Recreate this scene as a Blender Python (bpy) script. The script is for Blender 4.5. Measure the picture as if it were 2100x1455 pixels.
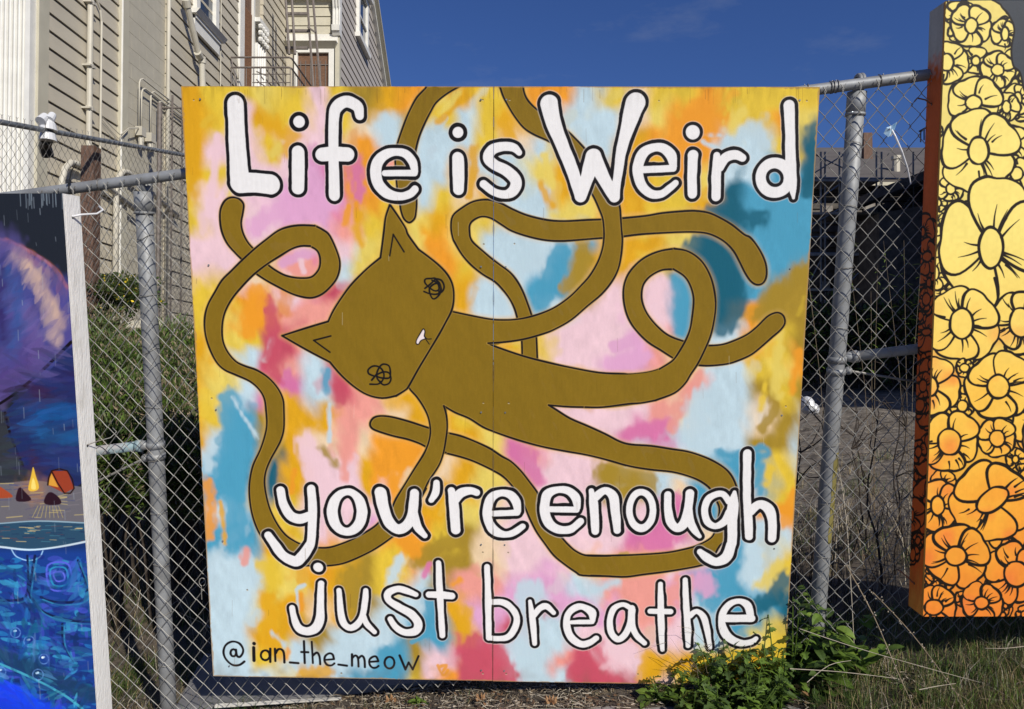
import bpy, bmesh, math, random
from mathutils import Vector, Matrix
import numpy as np
for o in list(bpy.data.objects): bpy.data.objects.remove(o)
SC = bpy.context.scene
COL = SC.collection
# ------------------------------------------------------------------ camera, sky, sun, exposure
cam = bpy.data.objects.new('camera', bpy.data.cameras.new('camera')); COL.objects.link(cam)
cam.location = (0, 0, 1.36); cam.rotation_euler = (math.radians(90+1.2), 0, 0)
cam.data.sensor_width = 36; cam.data.lens = 36*1517/2100; cam.data.clip_start = .05; cam.data.clip_end = 2000
SC.camera = cam
SUN_AZ = 32.0        # degrees to the right of straight behind the camera
SUN_EL = 33.0
wd = bpy.data.worlds.new("World"); SC.world = wd; wd.use_nodes = True
nt = wd.node_tree
sky = nt.nodes.new('ShaderNodeTexSky'); sky.sky_type = 'NISHITA'; sky.sun_disc = False
sky.sun_elevation = math.radians(SUN_EL); sky.sun_rotation = math.radians(180-SUN_AZ)
sky.altitude = 100; sky.air_density = 1.0; sky.dust_density = .3; sky.ozone_density = 3.5
hs = nt.nodes.new('ShaderNodeMixRGB'); hs.blend_type = 'MULTIPLY'; hs.inputs[0].default_value = 1; hs.inputs[2].default_value = (.44, .60, 1.0, 1)   # deep polarised blue
bg = nt.nodes['Background']; bg.inputs['Strength'].default_value = .085
# a few thin wisps of cloud
tc = nt.nodes.new('ShaderNodeTexCoord'); mp = nt.nodes.new('ShaderNodeMapping'); mp.inputs['Scale'].default_value = (3.0, 3.0, 9.0)
nz = nt.nodes.new('ShaderNodeTexNoise'); nz.inputs['Scale'].default_value = 1.6; nz.inputs['Detail'].default_value = 7; nz.inputs['Roughness'].default_value = .62
cr = nt.nodes.new('ShaderNodeValToRGB'); cr.color_ramp.elements[0].position = .56; cr.color_ramp.elements[0].color = (0, 0, 0, 1); cr.color_ramp.elements[1].position = .95; cr.color_ramp.elements[1].color = (.45, .45, .45, 1)
mx = nt.nodes.new('ShaderNodeMixRGB'); mx.inputs[2].default_value = (3.2, 3.6, 4.6, 1)
nt.links.new(tc.outputs['Generated'], mp.inputs[0]); nt.links.new(mp.outputs[0], nz.inputs['Vector']); nt.links.new(nz.outputs['Fac'], cr.inputs[0])
nt.links.new(sky.outputs[0], hs.inputs[1]); nt.links.new(hs.outputs[0], mx.inputs[1]); nt.links.new(cr.outputs[0], mx.inputs[0]); nt.links.new(mx.outputs[0], bg.inputs['Color'])
sun = bpy.data.objects.new('sun', bpy.data.lights.new('sun', 'SUN')); COL.objects.link(sun)
sun.data.energy = 4.8; sun.data.angle = math.radians(.53); sun.data.color = (1, .935, .82)
az, elv = math.radians(SUN_AZ), math.radians(SUN_EL)
sdir = Vector((math.sin(az)*math.cos(elv), -math.cos(az)*math.cos(elv), math.sin(elv)))
sun.rotation_euler = sdir.to_track_quat('Z', 'Y').to_euler()
vs = SC.view_settings; vs.view_transform = 'Standard'; vs.look = 'None'; vs.exposure = -.08; vs.gamma = 1; vs.use_curve_mapping = False
# ------------------------------------------------------------------ helpers
R = random.Random(11)
WLOC = {}
class MB:
    def __init__(s): s.v = []; s.f = []; s.m = []
    def quad(s, a, b, c, d, m=0):
        n = len(s.v); s.v += [tuple(a), tuple(b), tuple(c), tuple(d)]; s.f.append((n, n+1, n+2, n+3)); s.m.append(m)
    def tri(s, a, b, c, m=0):
        n = len(s.v); s.v += [tuple(a), tuple(b), tuple(c)]; s.f.append((n, n+1, n+2)); s.m.append(m)
    def hexa(s, p, m=0):
        """8 corners: bottom ring 0-3, top ring 4-7"""
        n = len(s.v); s.v += [tuple(a) for a in p]
        for f in ((3, 2, 1, 0), (4, 5, 6, 7), (0, 1, 5, 4), (1, 2, 6, 5), (2, 3, 7, 6), (3, 0, 4, 7)):
            s.f.append(tuple(n+i for i in f)); s.m.append(m)
        return s
    def box(s, x0, x1, y0, y1, z0, z1, m=0):
        return s.hexa([(x0, y0, z0), (x1, y0, z0), (x1, y1, z0), (x0, y1, z0), (x0, y0, z1), (x1, y0, z1), (x1, y1, z1), (x0, y1, z1)], m)
    def beam(s, a, b, w, h, m=0, up=(0, 0, 1)):
        a = Vector(a); b = Vector(b); d = (b-a).normalized(); u = Vector(up); x = d.cross(u)
        if x.length < 1e-4: x = d.cross(Vector((1, 0, 0)))
        x.normalize(); u = x.cross(d).normalized(); x = x*w/2; u = u*h/2
        return s.hexa([a-x-u, a+x-u, b+x-u, b-x-u, a-x+u, a+x+u, b+x+u, b-x+u], m)
    def tube(s, pts, r, n=8, m=0, caps=True):
        pts = [Vector(p) for p in pts]; k = len(pts)
        rs = r if isinstance(r, (list, tuple)) else [r]*k
        base = len(s.v); ref = None
        for i, p in enumerate(pts):
            d = (pts[min(i+1, k-1)]-pts[max(i-1, 0)]).normalized()
            if ref is None:
                ref = d.cross(Vector((0, 0, 1)))
                if ref.length < .1: ref = d.cross(Vector((0, 1, 0)))
                ref.normalize()
            ref = (ref-d*ref.dot(d)).normalized(); q = d.cross(ref)
            for j in range(n):
                a = 2*math.pi*j/n
                s.v.append(tuple(p+(ref*math.cos(a)+q*math.sin(a))*rs[i]))
        for i in range(k-1):
            for j in range(n):
                a = base+i*n+j; b = base+i*n+(j+1) % n
                s.f.append((a, b, b+n, a+n)); s.m.append(m)
        if caps and n > 3:
            s.f.append(tuple(base+j for j in range(n))[::-1]); s.m.append(m)
            s.f.append(tuple(base+(k-1)*n+j for j in range(n))); s.m.append(m)
        return s
    def ico(s, c, r, m=0, n=8, k=5):
        c = Vector(c); base = len(s.v)
        rr = r if isinstance(r, (tuple, list)) else (r, r, r)
        for i in range(k+1):
            t = math.pi*i/k
            for j in range(n):
                a = 2*math.pi*j/n
                s.v.append((c.x+rr[0]*math.sin(t)*math.cos(a), c.y+rr[1]*math.sin(t)*math.sin(a), c.z+rr[2]*math.cos(t)))
        for i in range(k):
            for j in range(n):
                a = base+i*n+j; b = base+i*n+(j+1) % n
                s.f.append((a, b, b+n, a+n)); s.m.append(m)
        return s
def tag(o, label=None, cat=None, group=None, kind=None):
    if label: o['label'] = label
    if cat: o['category'] = cat
    if group: o['group'] = group
    if kind: o['kind'] = kind
    return o
def obj(name, mb, mats, parent=None, smooth=False, loc=None):
    """links ONE mesh object; vertices are given in world space (or local space when loc is given)"""
    me = bpy.data.meshes.new(name)
    off = Vector(WLOC.get(parent.name, (0, 0, 0))) if parent is not None else Vector((0, 0, 0))
    vv = [(a[0]-off.x, a[1]-off.y, a[2]-off.z) for a in mb.v]
    me.from_pydata(vv, [], mb.f)
    mats = mats if isinstance(mats, (list, tuple)) else [mats]
    for q in mats: me.materials.append(q)
    me.polygons.foreach_set('material_index', mb.m)
    if smooth: me.polygons.foreach_set('use_smooth', [True]*len(me.polygons))
    me.update()
    o = bpy.data.objects.new(name, me); COL.objects.link(o)
    if parent is not None: o.parent = parent
    WLOC[o.name] = tuple(off)
    return o
def thing(name, label, cat, loc=(0, 0, 0), group=None):
    o = bpy.data.objects.new(name, None); COL.objects.link(o); o.location = loc; o.empty_display_size = .1
    WLOC[o.name] = tuple(loc)
    return tag(o, label, cat, group)
def copy_tree(o, loc, rotz=0, scale=1, label=None, group=None):
    c = o.copy(); COL.objects.link(c); c.location = loc; c.rotation_euler = (0, 0, rotz); c.scale = (scale,)*3
    if label: c['label'] = label
    if group: c['group'] = group
    for ch in list(o.children):
        d = ch.copy(); COL.objects.link(d); d.parent = c
        for g in ch.children:
            e = g.copy(); COL.objects.link(e); e.parent = d
    return c
def V(a): return Vector((float(a[0]), float(a[1]), float(a[2])))
# ------------------------------------------------------------------ materials
def mat_rand(m, amt):
    t = m.node_tree; b = t.nodes['Principled BSDF']; src = b.inputs['Base Color'].links[0].from_socket
    oi = t.nodes.new('ShaderNodeObjectInfo'); ml = t.nodes.new('ShaderNodeMapRange'); ml.inputs['To Min'].default_value = 1-amt; ml.inputs['To Max'].default_value = 1+amt
    mm = t.nodes.new('ShaderNodeVectorMath'); mm.operation = 'SCALE'
    t.links.new(oi.outputs['Random'], ml.inputs[0]); t.links.new(src, mm.inputs[0]); t.links.new(ml.outputs[0], mm.inputs['Scale']); t.links.new(mm.outputs[0], b.inputs['Base Color'])
def mat(name, col, rough=.7, metal=0, var=.15, scale=8, bump=0, bscale=40, col2=None, stretch=(1, 1, 1), spec=.5, lo=.35, hi=.65, trans=0):
    m = bpy.data.materials.new(name); m.use_nodes = True
    t = m.node_tree; b = t.nodes['Principled BSDF']
    b.inputs['Roughness'].default_value = rough; b.inputs['Metallic'].default_value = metal; b.inputs['Specular IOR Level'].default_value = spec
    tc = t.nodes.new('ShaderNodeTexCoord'); mp = t.nodes.new('ShaderNodeMapping'); mp.inputs['Scale'].default_value = stretch
    t.links.new(tc.outputs['Object'], mp.inputs[0])
    n = t.nodes.new('ShaderNodeTexNoise'); n.inputs['Scale'].default_value = scale; n.inputs['Detail'].default_value = 6; n.inputs['Roughness'].default_value = .6
    t.links.new(mp.outputs[0], n.inputs['Vector'])
    r = t.nodes.new('ShaderNodeValToRGB')
    c = tuple(col); c2 = tuple(col2) if col2 else tuple(min(1, a*(1+var)) for a in c); c1 = c if col2 else tuple(a*(1-var) for a in c)
    r.color_ramp.elements[0].position = lo; r.color_ramp.elements[0].color = (*c1, 1)
    r.color_ramp.elements[1].position = hi; r.color_ramp.elements[1].color = (*c2, 1)
    t.links.new(n.outputs['Fac'], r.inputs[0]); t.links.new(r.outputs[0], b.inputs['Base Color'])
    if bump:
        n2 = t.nodes.new('ShaderNodeTexNoise'); n2.inputs['Scale'].default_value = bscale; n2.inputs['Detail'].default_value = 5
        t.links.new(mp.outputs[0], n2.inputs['Vector'])
        bp = t.nodes.new('ShaderNodeBump'); bp.inputs['Strength'].default_value = bump; bp.inputs['Distance'].default_value = .01
        t.links.new(n2.outputs['Fac'], bp.inputs['Height']); t.links.new(bp.outputs[0], b.inputs['Normal'])
    if trans:
        out = t.nodes['Material Output']; tr = t.nodes.new('ShaderNodeBsdfTranslucent'); ms = t.nodes.new('ShaderNodeMixShader'); ms.inputs[0].default_value = trans
        t.links.new(r.outputs[0], tr.inputs['Color']); t.links.new(b.outputs[0], ms.inputs[1]); t.links.new(tr.outputs[0], ms.inputs[2]); t.links.new(ms.outputs[0], out.inputs['Surface'])
    return m
M = {}
M['siding'] = mat('siding', (.50, .455, .36), .6, var=.10, scale=2.2, stretch=(1, 1, 3), bump=.12, lo=.25, hi=.75); mat_rand(M['siding'], .05)
M['siding_warm'] = mat('siding_warm', (.48, .435, .38), .6, var=.05, scale=3, stretch=(1, 1, 6), bump=.05)
M['trim_beige'] = mat('trim_beige', (.50, .47, .37), .6, var=.06, scale=4, bump=.05)
M['block'] = mat('block', (.46, .43, .35), .8, var=.05, scale=6, bump=.25, bscale=60)
M['mortar'] = mat('mortar', (.36, .34, .29), .9)
M['white_paint'] = mat('white_paint', (.74, .73, .68), .5, var=.05, scale=7, bump=.05)
M['white_board'] = mat('white_board', (.68, .67, .64), .5, scale=9, stretch=(3, 3, 1), col2=(.86, .855, .84), lo=.25, hi=.5, bump=.3, bscale=30)
M['pipe_beige'] = mat('pipe_beige', (.52, .49, .41), .5, var=.06)
M['galv'] = mat('galvanised', (.20, .205, .21), .58, metal=.3, scale=11, col2=(.31, .325, .34), bump=.12, lo=.3, hi=.7)
M['galv_dark'] = mat('galvanised_weathered', (.23, .25, .27), .5, metal=.5, scale=14, var=.25)
M['wire'] = mat('wire', (.15, .115, .09), .62, metal=.3, scale=9, col2=(.29, .285, .265), lo=.25, hi=.45)
M['wire_dark'] = mat('wire_weathered', (.20, .19, .175), .5, metal=.5, scale=30, var=.2)
M['iron'] = mat('painted_iron', (.16, .135, .12), .6, var=.2, scale=20)
M['brown_wood'] = mat('brown_wood', (.10, .055, .035), .8, scale=10, col2=(.17, .10, .07), stretch=(6, 6, .8), bump=.3)
M['curtain'] = mat('brown_blind', (.15, .075, .04), .6, scale=20, var=.3, stretch=(1, 1, 5))
M['glass_dark'] = mat('window_glass', (.03, .045, .07), .08, var=.1, spec=.8)
M['black_plastic'] = mat('black_plastic', (.02, .02, .02), .4)
M['white_plastic'] = mat('white_plastic', (.62, .63, .65), .3, var=.03)
M['ply_edge'] = mat('plywood_edge', (.45, .33, .18), .8, scale=4, stretch=(1, 1, 60), col2=(.30, .21, .11), lo=.45, hi=.55)
M['ply_back'] = mat('plywood_back', (.36, .26, .15), .8, scale=5, stretch=(6, 1, .6), var=.2)
M['concrete'] = mat('sidewalk_concrete', (.24, .23, .215), .9, scale=5, col2=(.36, .35, .33), bump=.4, bscale=90)
M['dirt'] = mat('dirt', (.055, .042, .030), .95, scale=6, col2=(.13, .105, .08), bump=.7, bscale=22)
M['dry_lot'] = mat('dry_lot', (.06, .05, .04), .95, scale=9, col2=(.24, .21, .175), bump=.9, bscale=14)
M['rock'] = mat('pale_rock', (.42, .40, .36), .9, scale=7, col2=(.62, .60, .55), bump=.6, bscale=20)
M['green_a'] = mat('leaf_green', (.085, .15, .02), .5, scale=30, col2=(.14, .23, .035), trans=.25)
M['green_b'] = mat('leaf_dark_green', (.045, .085, .018), .55, scale=30, col2=(.075, .125, .025), trans=.25)
M['green_c'] = mat('leaf_olive', (.075, .085, .028), .6, scale=30, col2=(.12, .13, .045), trans=.2)
M['green_y'] = mat('leaf_fresh', (.17, .26, .04), .5, scale=30, var=.2, trans=.3)
M['yellow'] = mat('yellow_petal', (.75, .55, .03), .6)
M['tan_a'] = mat('dry_grass', (.30, .235, .12), .8, scale=20, var=.25, trans=.2)
M['tan_b'] = mat('dry_stem', (.22, .17, .11), .8, scale=20, var=.25)
M['tan_w'] = mat('bleached_stem', (.42, .37, .29), .8, scale=20, var=.2)
M['twig'] = mat('dark_twig', (.05, .038, .03), .9, scale=20, var=.3)
M['litter'] = mat('leaf_litter', (.09, .05, .028), .8, scale=20, col2=(.20, .11, .05))
M['dead_leaf'] = mat('dead_leaf', (.34, .18, .085), .7, scale=18, col2=(.46, .27, .13), trans=.2, bump=.3)
M['grey_board'] = mat('grey_board', (.17, .17, .18), .7, scale=5, var=.12)
M['dark_house'] = mat('shade_dark_shingle', (.085, .076, .068), .9, scale=6, var=.35)  # low base colour carries the shade lying on the far houses
M['dark_roof'] = mat('asphalt_roof', (.10, .09, .085), .9, scale=3, var=.15, bump=.3)
M['dark_panel'] = mat('dull_panel', (.26, .245, .225), .8, scale=6, var=.3)
M['grey_house'] = mat('grey_stucco', (.28, .27, .26), .85, scale=2, var=.08, bump=.2)
M['orange_edge'] = mat('orange_edge', (.55, .25, .04), .6)
M['post_paint'] = mat('olive_paint', (.20, .17, .05), .6, scale=9, var=.15)
M['blue_paint'] = mat('pale_blue_paint', (.22, .33, .37), .6, scale=6, col2=(.30, .29, .30), lo=.42, hi=.55)
M['blue_ribbon'] = mat('blue_ribbon', (.12, .28, .48), .5, scale=60, col2=(.40, .55, .68))
M['rust'] = mat('rusty_wire', (.20, .07, .03), .7)
M['red_wood'] = mat('red_brown_beam', (.13, .055, .045), .8, scale=6, var=.3, stretch=(1, 6, 1))
def image_mat(name, canvas, edge_bump=.25):
    a = np.clip(canvas.rgb*.95, 0, 1); a = np.where(a <= .0031308, a*12.92, 1.055*a**(1/2.4)-.055)
    px = np.ones((canvas.h, canvas.w, 4), np.float32); px[..., :3] = a[::-1]
    im = bpy.data.images.new(name, canvas.w, canvas.h); im.pixels.foreach_set(px.ravel()); im.update(); im.pack()
    m = bpy.data.materials.new(name); m.use_nodes = True; t = m.node_tree; b = t.nodes['Principled BSDF']
    b.inputs['Roughness'].default_value = .5; b.inputs['Specular IOR Level'].default_value = .16
    ti = t.nodes.new('ShaderNodeTexImage'); ti.image = im; ti.interpolation = 'Cubic'; ti.extension = 'EXTEND'
    t.links.new(ti.outputs[0], b.inputs['Base Color'])
    # wood grain and roller texture in relief
    tc = t.nodes.new('ShaderNodeTexCoord'); mp = t.nodes.new('ShaderNodeMapping'); mp.inputs['Scale'].default_value = (90, 90, 2.2)
    n = t.nodes.new('ShaderNodeTexNoise'); n.inputs['Scale'].default_value = 1; n.inputs['Detail'].default_value = 5
    n2 = t.nodes.new('ShaderNodeTexNoise'); n2.inputs['Scale'].default_value = 160; n2.inputs['Detail'].default_value = 2
    t.links.new(tc.outputs['Object'], mp.inputs[0]); t.links.new(mp.outputs[0], n.inputs['Vector']); t.links.new(tc.outputs['Object'], n2.inputs['Vector'])
    ad = t.nodes.new('ShaderNodeMath'); ad.operation = 'MULTIPLY_ADD'; ad.inputs[1].default_value = .35
    t.links.new(n2.outputs['Fac'], ad.inputs[0]); t.links.new(n.outputs['Fac'], ad.inputs[2])
    bp = t.nodes.new('ShaderNodeBump'); bp.inputs['Strength'].default_value = edge_bump; bp.inputs['Distance'].default_value = .002
    t.links.new(ad.outputs[0], bp.inputs['Height']); t.links.new(bp.outputs[0], b.inputs['Normal'])
    return m
# ------------------------------------------------------------------ painted surfaces (flat print, drawn stroke by stroke)
import numpy as np, math
F = 1517.0
PITCH = math.radians(1.2)
CAMZ = 1.36
def at(px, py, t):
    a = (px-1050)/F*t; b = -(py-727.5)/F*t
    c, s = math.cos(PITCH), math.sin(PITCH)
    return np.array([a, t*c - b*s, CAMZ + t*s + b*c])
def proj(p):
    c, s = math.cos(PITCH), math.sin(PITCH)
    x, y, z = p[0], p[1], p[2]-CAMZ
    t = y*c + z*s; b = -y*s + z*c
    return (1050 + x/t*F, 727.5 - b/t*F)
def homography(src, dst):
    A = []; B = []
    for (x, y), (u, v) in zip(src, dst):
        A.append([x, y, 1, 0, 0, 0, -u*x, -u*y]); B.append(u)
        A.append([0, 0, 0, x, y, 1, -v*x, -v*y]); B.append(v)
    h = np.linalg.solve(np.array(A, float), np.array(B, float))
    return np.append(h, 1).reshape(3, 3)
def happly(H, x, y):
    w = H[2,0]*x + H[2,1]*y + H[2,2]
    return (H[0,0]*x+H[0,1]*y+H[0,2])/w, (H[1,0]*x+H[1,1]*y+H[1,2])/w
def lin(c):
    c = np.asarray(c, float)/255.0
    return np.where(c <= .04045, c/12.92, ((c+.055)/1.055)**2.4)
rng = np.random.default_rng(7)
def vnoise(h, w, sy, sx, seed):
    """smooth value noise, cell size sy x sx texels, range -1..1"""
    r = np.random.default_rng(seed)
    gh, gw = int(h/sy)+3, int(w/sx)+3
    g = r.uniform(-1, 1, (gh, gw))
    y = np.arange(h)/sy; x = np.arange(w)/sx
    yi = y.astype(int); xi = x.astype(int)
    fy = (y-yi); fx = (x-xi); fy = (fy*fy*(3-2*fy))[:, None]; fx = (fx*fx*(3-2*fx))[None, :]
    a = g[yi][:, xi]; b = g[yi][:, xi+1]; c = g[yi+1][:, xi]; d = g[yi+1][:, xi+1]
    return (a*(1-fx)+b*fx)*(1-fy) + (c*(1-fx)+d*fx)*fy
def spline(pts, n=6, closed=False):
    P = np.array(pts, float)
    if len(P) < 3 and not closed: n2 = 2
    out = []
    N = len(P)
    rngi = range(N if closed else N-1)
    for i in rngi:
        if closed: p0, p1, p2, p3 = P[(i-1) % N], P[i], P[(i+1) % N], P[(i+2) % N]
        else: p0, p1, p2, p3 = P[max(i-1, 0)], P[i], P[i+1], P[min(i+2, N-1)]
        for k in range(n):
            t = k/n
            out.append(.5*((2*p1)+(-p0+p2)*t+(2*p0-5*p1+4*p2-p3)*t*t+(-p0+3*p1-3*p2+p3)*t**3))
    if not closed: out.append(P[-1])
    return np.array(out)
class Canvas:
    def __init__(s, w, h, corners_px):
        s.w, s.h = w, h
        s.H = homography(corners_px, [(0, 0), (w, 0), (w, h), (0, h)])     # photo px -> texel (y down)
        s.Hi = np.linalg.inv(s.H)
        s.rgb = np.zeros((h, w, 3))
        yy, xx = np.mgrid[0:h, 0:w]
        s.PX, s.PY = happly(s.Hi, xx+.5, yy+.5)
    def T(s, P):
        P = np.array(P, float)
        x, y = happly(s.H, P[:, 0], P[:, 1]); return np.stack([x, y], 1)
    def scale(s, x, y):
        a = np.array(happly(s.H, x, y)); b = np.array(happly(s.H, x+1, y)); c = np.array(happly(s.H, x, y+1))
        return (np.hypot(*(b-a))*.5+np.hypot(*(c-a))*.5)
    def field(s, paths, pad):
        """signed distance (texels) to the union of tapered strokes; paths in photo px with radius: (x,y,r)"""
        segs = []
        for P in paths:
            P = np.array(P, float)
            q = s.T(P[:, :2]); sc = s.scale(P[0, 0], P[0, 1])
            segs.append(np.column_stack([q, P[:, 2]*sc]))
        al = np.concatenate(segs)
        m = al[:, 2].max()+pad+2
        x0 = max(int(al[:, 0].min()-m), 0); x1 = min(int(al[:, 0].max()+m)+1, s.w)
        y0 = max(int(al[:, 1].min()-m), 0); y1 = min(int(al[:, 1].max()+m)+1, s.h)
        if x1 <= x0 or y1 <= y0: return None
        D = np.full((y1-y0, x1-x0), 1e3)
        for q in segs:
            for i in range(max(len(q)-1, 1)):
                a = q[i]; b = q[min(i+1, len(q)-1)]
                mm = max(a[2], b[2])+pad+2
                u0 = max(int(min(a[0], b[0])-mm), x0); u1 = min(int(max(a[0], b[0])+mm)+1, x1)
                v0 = max(int(min(a[1], b[1])-mm), y0); v1 = min(int(max(a[1], b[1])+mm)+1, y1)
                if u1 <= u0 or v1 <= v0: continue
                X = np.arange(u0, u1)[None, :]+.5; Y = np.arange(v0, v1)[:, None]+.5
                dx, dy = b[0]-a[0], b[1]-a[1]; L = dx*dx+dy*dy
                t = np.clip(((X-a[0])*dx+(Y-a[1])*dy)/L, 0, 1) if L > 1e-9 else 0
                d = np.hypot(X-a[0]-t*dx, Y-a[1]-t*dy)-(a[2]+(b[2]-a[2])*t)
                sub = D[v0-y0:v1-y0, u0-x0:u1-x0]; np.minimum(sub, d, out=sub)
        return x0, y0, x1, y1, D
    def blend(s, win, m, col):
        x0, y0, x1, y1 = win
        m = m[..., None]
        s.rgb[y0:y1, x0:x1] = s.rgb[y0:y1, x0:x1]*(1-m) + np.asarray(col)*m
    def line(s, pts, width, col, n=5, taper=0, alpha=1, wob=.12, closed=False):
        P = spline(pts, n, closed) if len(pts) > 2 else np.array(pts, float)
        if closed: P = np.concatenate([P, P[:1]])
        k = len(P)
        r = np.full(k, width/2.)
        r = r*(1+wob*np.interp(np.arange(k), np.arange(0, k+4, 4), rng.uniform(-1, 1, len(np.arange(0, k+4, 4)))))
        if taper:
            t = np.linspace(0, 1, k); r = r*(np.clip(np.minimum(t, 1-t)*2.6, 0, 1)**.7*.85+.15) if taper == 2 else r*(1-.85*t)
        f = s.field([np.column_stack([P, r])], 2)
        if f is None: return
        x0, y0, x1, y1, D = f
        s.blend((x0, y0, x1, y1), np.clip(.5-D, 0, 1)*alpha, col)
    def soft(s, pts, r, col, blur, alpha=1, n=5, seed=1, rag=.5):
        P = spline(pts, n) if len(pts) > 2 else np.array(pts, float)
        f = s.field([np.column_stack([P, np.full(len(P), r)])], blur*2.2*s.scale(*P[0]))
        if f is None: return
        x0, y0, x1, y1, D = f
        b = blur*s.scale(*P[0])
        nz = vnoise(y1-y0, x1-x0, 17, 11, seed)*rag*b
        t = np.clip(.5-(D+nz)/(2*b), 0, 1); t = t*t*(3-2*t)
        s.blend((x0, y0, x1, y1), t*alpha, col)
    def polymask(s, pts):
        q = s.T(pts)
        x0 = 0; x1 = s.w
        y0 = max(int(q[:, 1].min())-1, 0); y1 = min(int(q[:, 1].max())+2, s.h)
        M = np.zeros((max(y1-y0, 0), s.w))
        n = len(q)
        ax, ay = q[:, 0], q[:, 1]; bx, by = np.roll(ax, -1), np.roll(ay, -1)
        for y in range(y0, y1):
            for sub in (.25, .75):
                yy = y+sub
                k = ((ay <= yy) & (by > yy)) | ((by <= yy) & (ay > yy))
                if not k.any(): continue
                xs = np.sort(ax[k]+(yy-ay[k])/(by[k]-ay[k])*(bx[k]-ax[k]))
                for a, b in zip(xs[0::2], xs[1::2]):
                    a = min(max(a, 0), s.w); b = min(max(b, 0), s.w)
                    if b <= a: continue
                    ia, ib = int(a), int(b)
                    if ia == ib: M[y-y0, ia if ia < s.w else s.w-1] += .5*(b-a)
                    else:
                        M[y-y0, ia] += .5*(ia+1-a); M[y-y0, ia+1:ib] += .5
                        if ib < s.w: M[y-y0, ib] += .5*(b-ib)
        return (0, y0, s.w, y1), np.clip(M, 0, 1)
    def fill(s, pts, col, n=4, smooth=True, alpha=1):
        P = spline(pts, n, True) if smooth else pts
        win, M = s.polymask(P)
        if M.shape[0]: s.blend(win, M*alpha, col)
    def letter(s, paths, black=7.2, halo=True, ink=None, body=None):
        """white rounded strokes with a black outline"""
        fs = []
        for P in paths: fs.append(spline(P, 6) if len(P) > 2 else np.array(P, float))
        f = s.field(fs, (black+5)*s.scale(*fs[0][0][:2]))
        if f is None: return
        x0, y0, x1, y1, D = f
        sc = s.scale(*fs[0][0][:2]); b = black*sc
        wob = vnoise(y1-y0, x1-x0, 22, 22, int(x0+y0))*1.1*sc + vnoise(y1-y0, x1-x0, 6, 6, int(x0*3+y0))*.25*sc
        D2 = D+wob
        win = (x0, y0, x1, y1)
        if halo: s.blend(win, np.clip(1-(D2-b)/(2.6*sc), 0, 1)*.6*(D2 > b-1), lin((246, 236, 226))*.92)
        s.blend(win, np.clip(.5-(D2-b), 0, 1), INK if ink is None else ink)
        st = vnoise(y1-y0, x1-x0, 40, 3, 5)*.02+vnoise(y1-y0, x1-x0, 9, 9, 6)*.02
        wh = (lin((243, 241, 240)) if body is None else body)
        x0, y0, x1, y1 = win
        m = np.clip(.5-(D+wob*.5), 0, 1)[..., None]
        s.rgb[y0:y1, x0:x1] = s.rgb[y0:y1, x0:x1]*(1-m)+np.clip(wh+st[..., None]-.02, 0, 1)*m
INK = lin((24, 22, 25))
OLIVE = lin((136, 108, 28))
ORG = {'A':(360,160),'B':(800,160),'C':(1240,160),'D':(360,480),'E':(800,480),'F':(1240,480),
       'G':(400,800),'H':(800,800),'I':(1200,800),'J':(400,1090),'K':(800,1090),'L':(1200,1090)}
def Z(spec):
    """'A 1,2 3,4 B 5,6' : enlarged-sheet coordinates -> photo px ; optional third value is a radius"""
    out = []; o = (0, 0)
    for tok in spec.split():
        if tok in ORG: o = ORG[tok]; continue
        v = [float(a) for a in tok.split(',')]
        p = [o[0]+v[0]/4.2, o[1]+v[1]/4.2]
        if len(v) > 2: p.append(v[2]/4.2)
        out.append(p)
    return out
def drag(c, n, box, ang, size, length, var, seed, reach=14, alpha=(.3, .75), taper=2):
    """brush strokes that pick up the colour already there and drag it"""
    r = np.random.default_rng(seed)
    for i in range(n):
        x, y = r.uniform(box[0], box[1]), r.uniform(box[2], box[3])
        u, v = happly(c.H, x+r.uniform(-reach, reach), y+r.uniform(-reach, reach)); u = int(min(max(u, 0), c.w-1)); v = int(min(max(v, 0), c.h-1))
        a = ang(x, y)+r.uniform(-.3, .3); L = r.uniform(*length); d = (math.cos(a)*L, math.sin(a)*L)
        col = np.clip(c.rgb[v, u]*r.uniform(1-var, 1+var)+r.uniform(-.004, .010, 3), 0, 1)
        c.line([(x-d[0]/2, y-d[1]/2), (x+r.uniform(-2, 2), y+r.uniform(-2, 2)), (x+d[0]/2, y+d[1]/2)], r.uniform(*size), col, n=3, taper=taper, alpha=r.uniform(*alpha))
def oval(reg, cx, cy, rx, ry, r, n=16, a0=0, a1=360, rt=None, rb=None):
    o = ORG[reg]; out = []
    for i in range(n+1):
        a = math.radians(a0+(a1-a0)*i/n)
        rr = r
        if rt is not None and math.sin(a) < 0: rr = r+(rt-r)*(-math.sin(a))**2
        if rb is not None and math.sin(a) > 0: rr = r+(rb-r)*(math.sin(a))**2
        out.append([o[0]+(cx+rx*math.cos(a))/4.2, o[1]+(cy+ry*math.sin(a))/4.2, rr/4.2])
    return out
PAL = {'O':(240,158,44),'A':(226,168,32),'Y':(230,196,62),'C':(232,208,100),'G':(168,138,46),'P':(240,204,212),'M':(226,168,206),
       'K':(218,120,168),'S':(238,158,146),'R':(203,84,104),'L':(194,218,228),'B':(78,160,192),'T':(24,96,118),'W':(238,210,172)}
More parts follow.
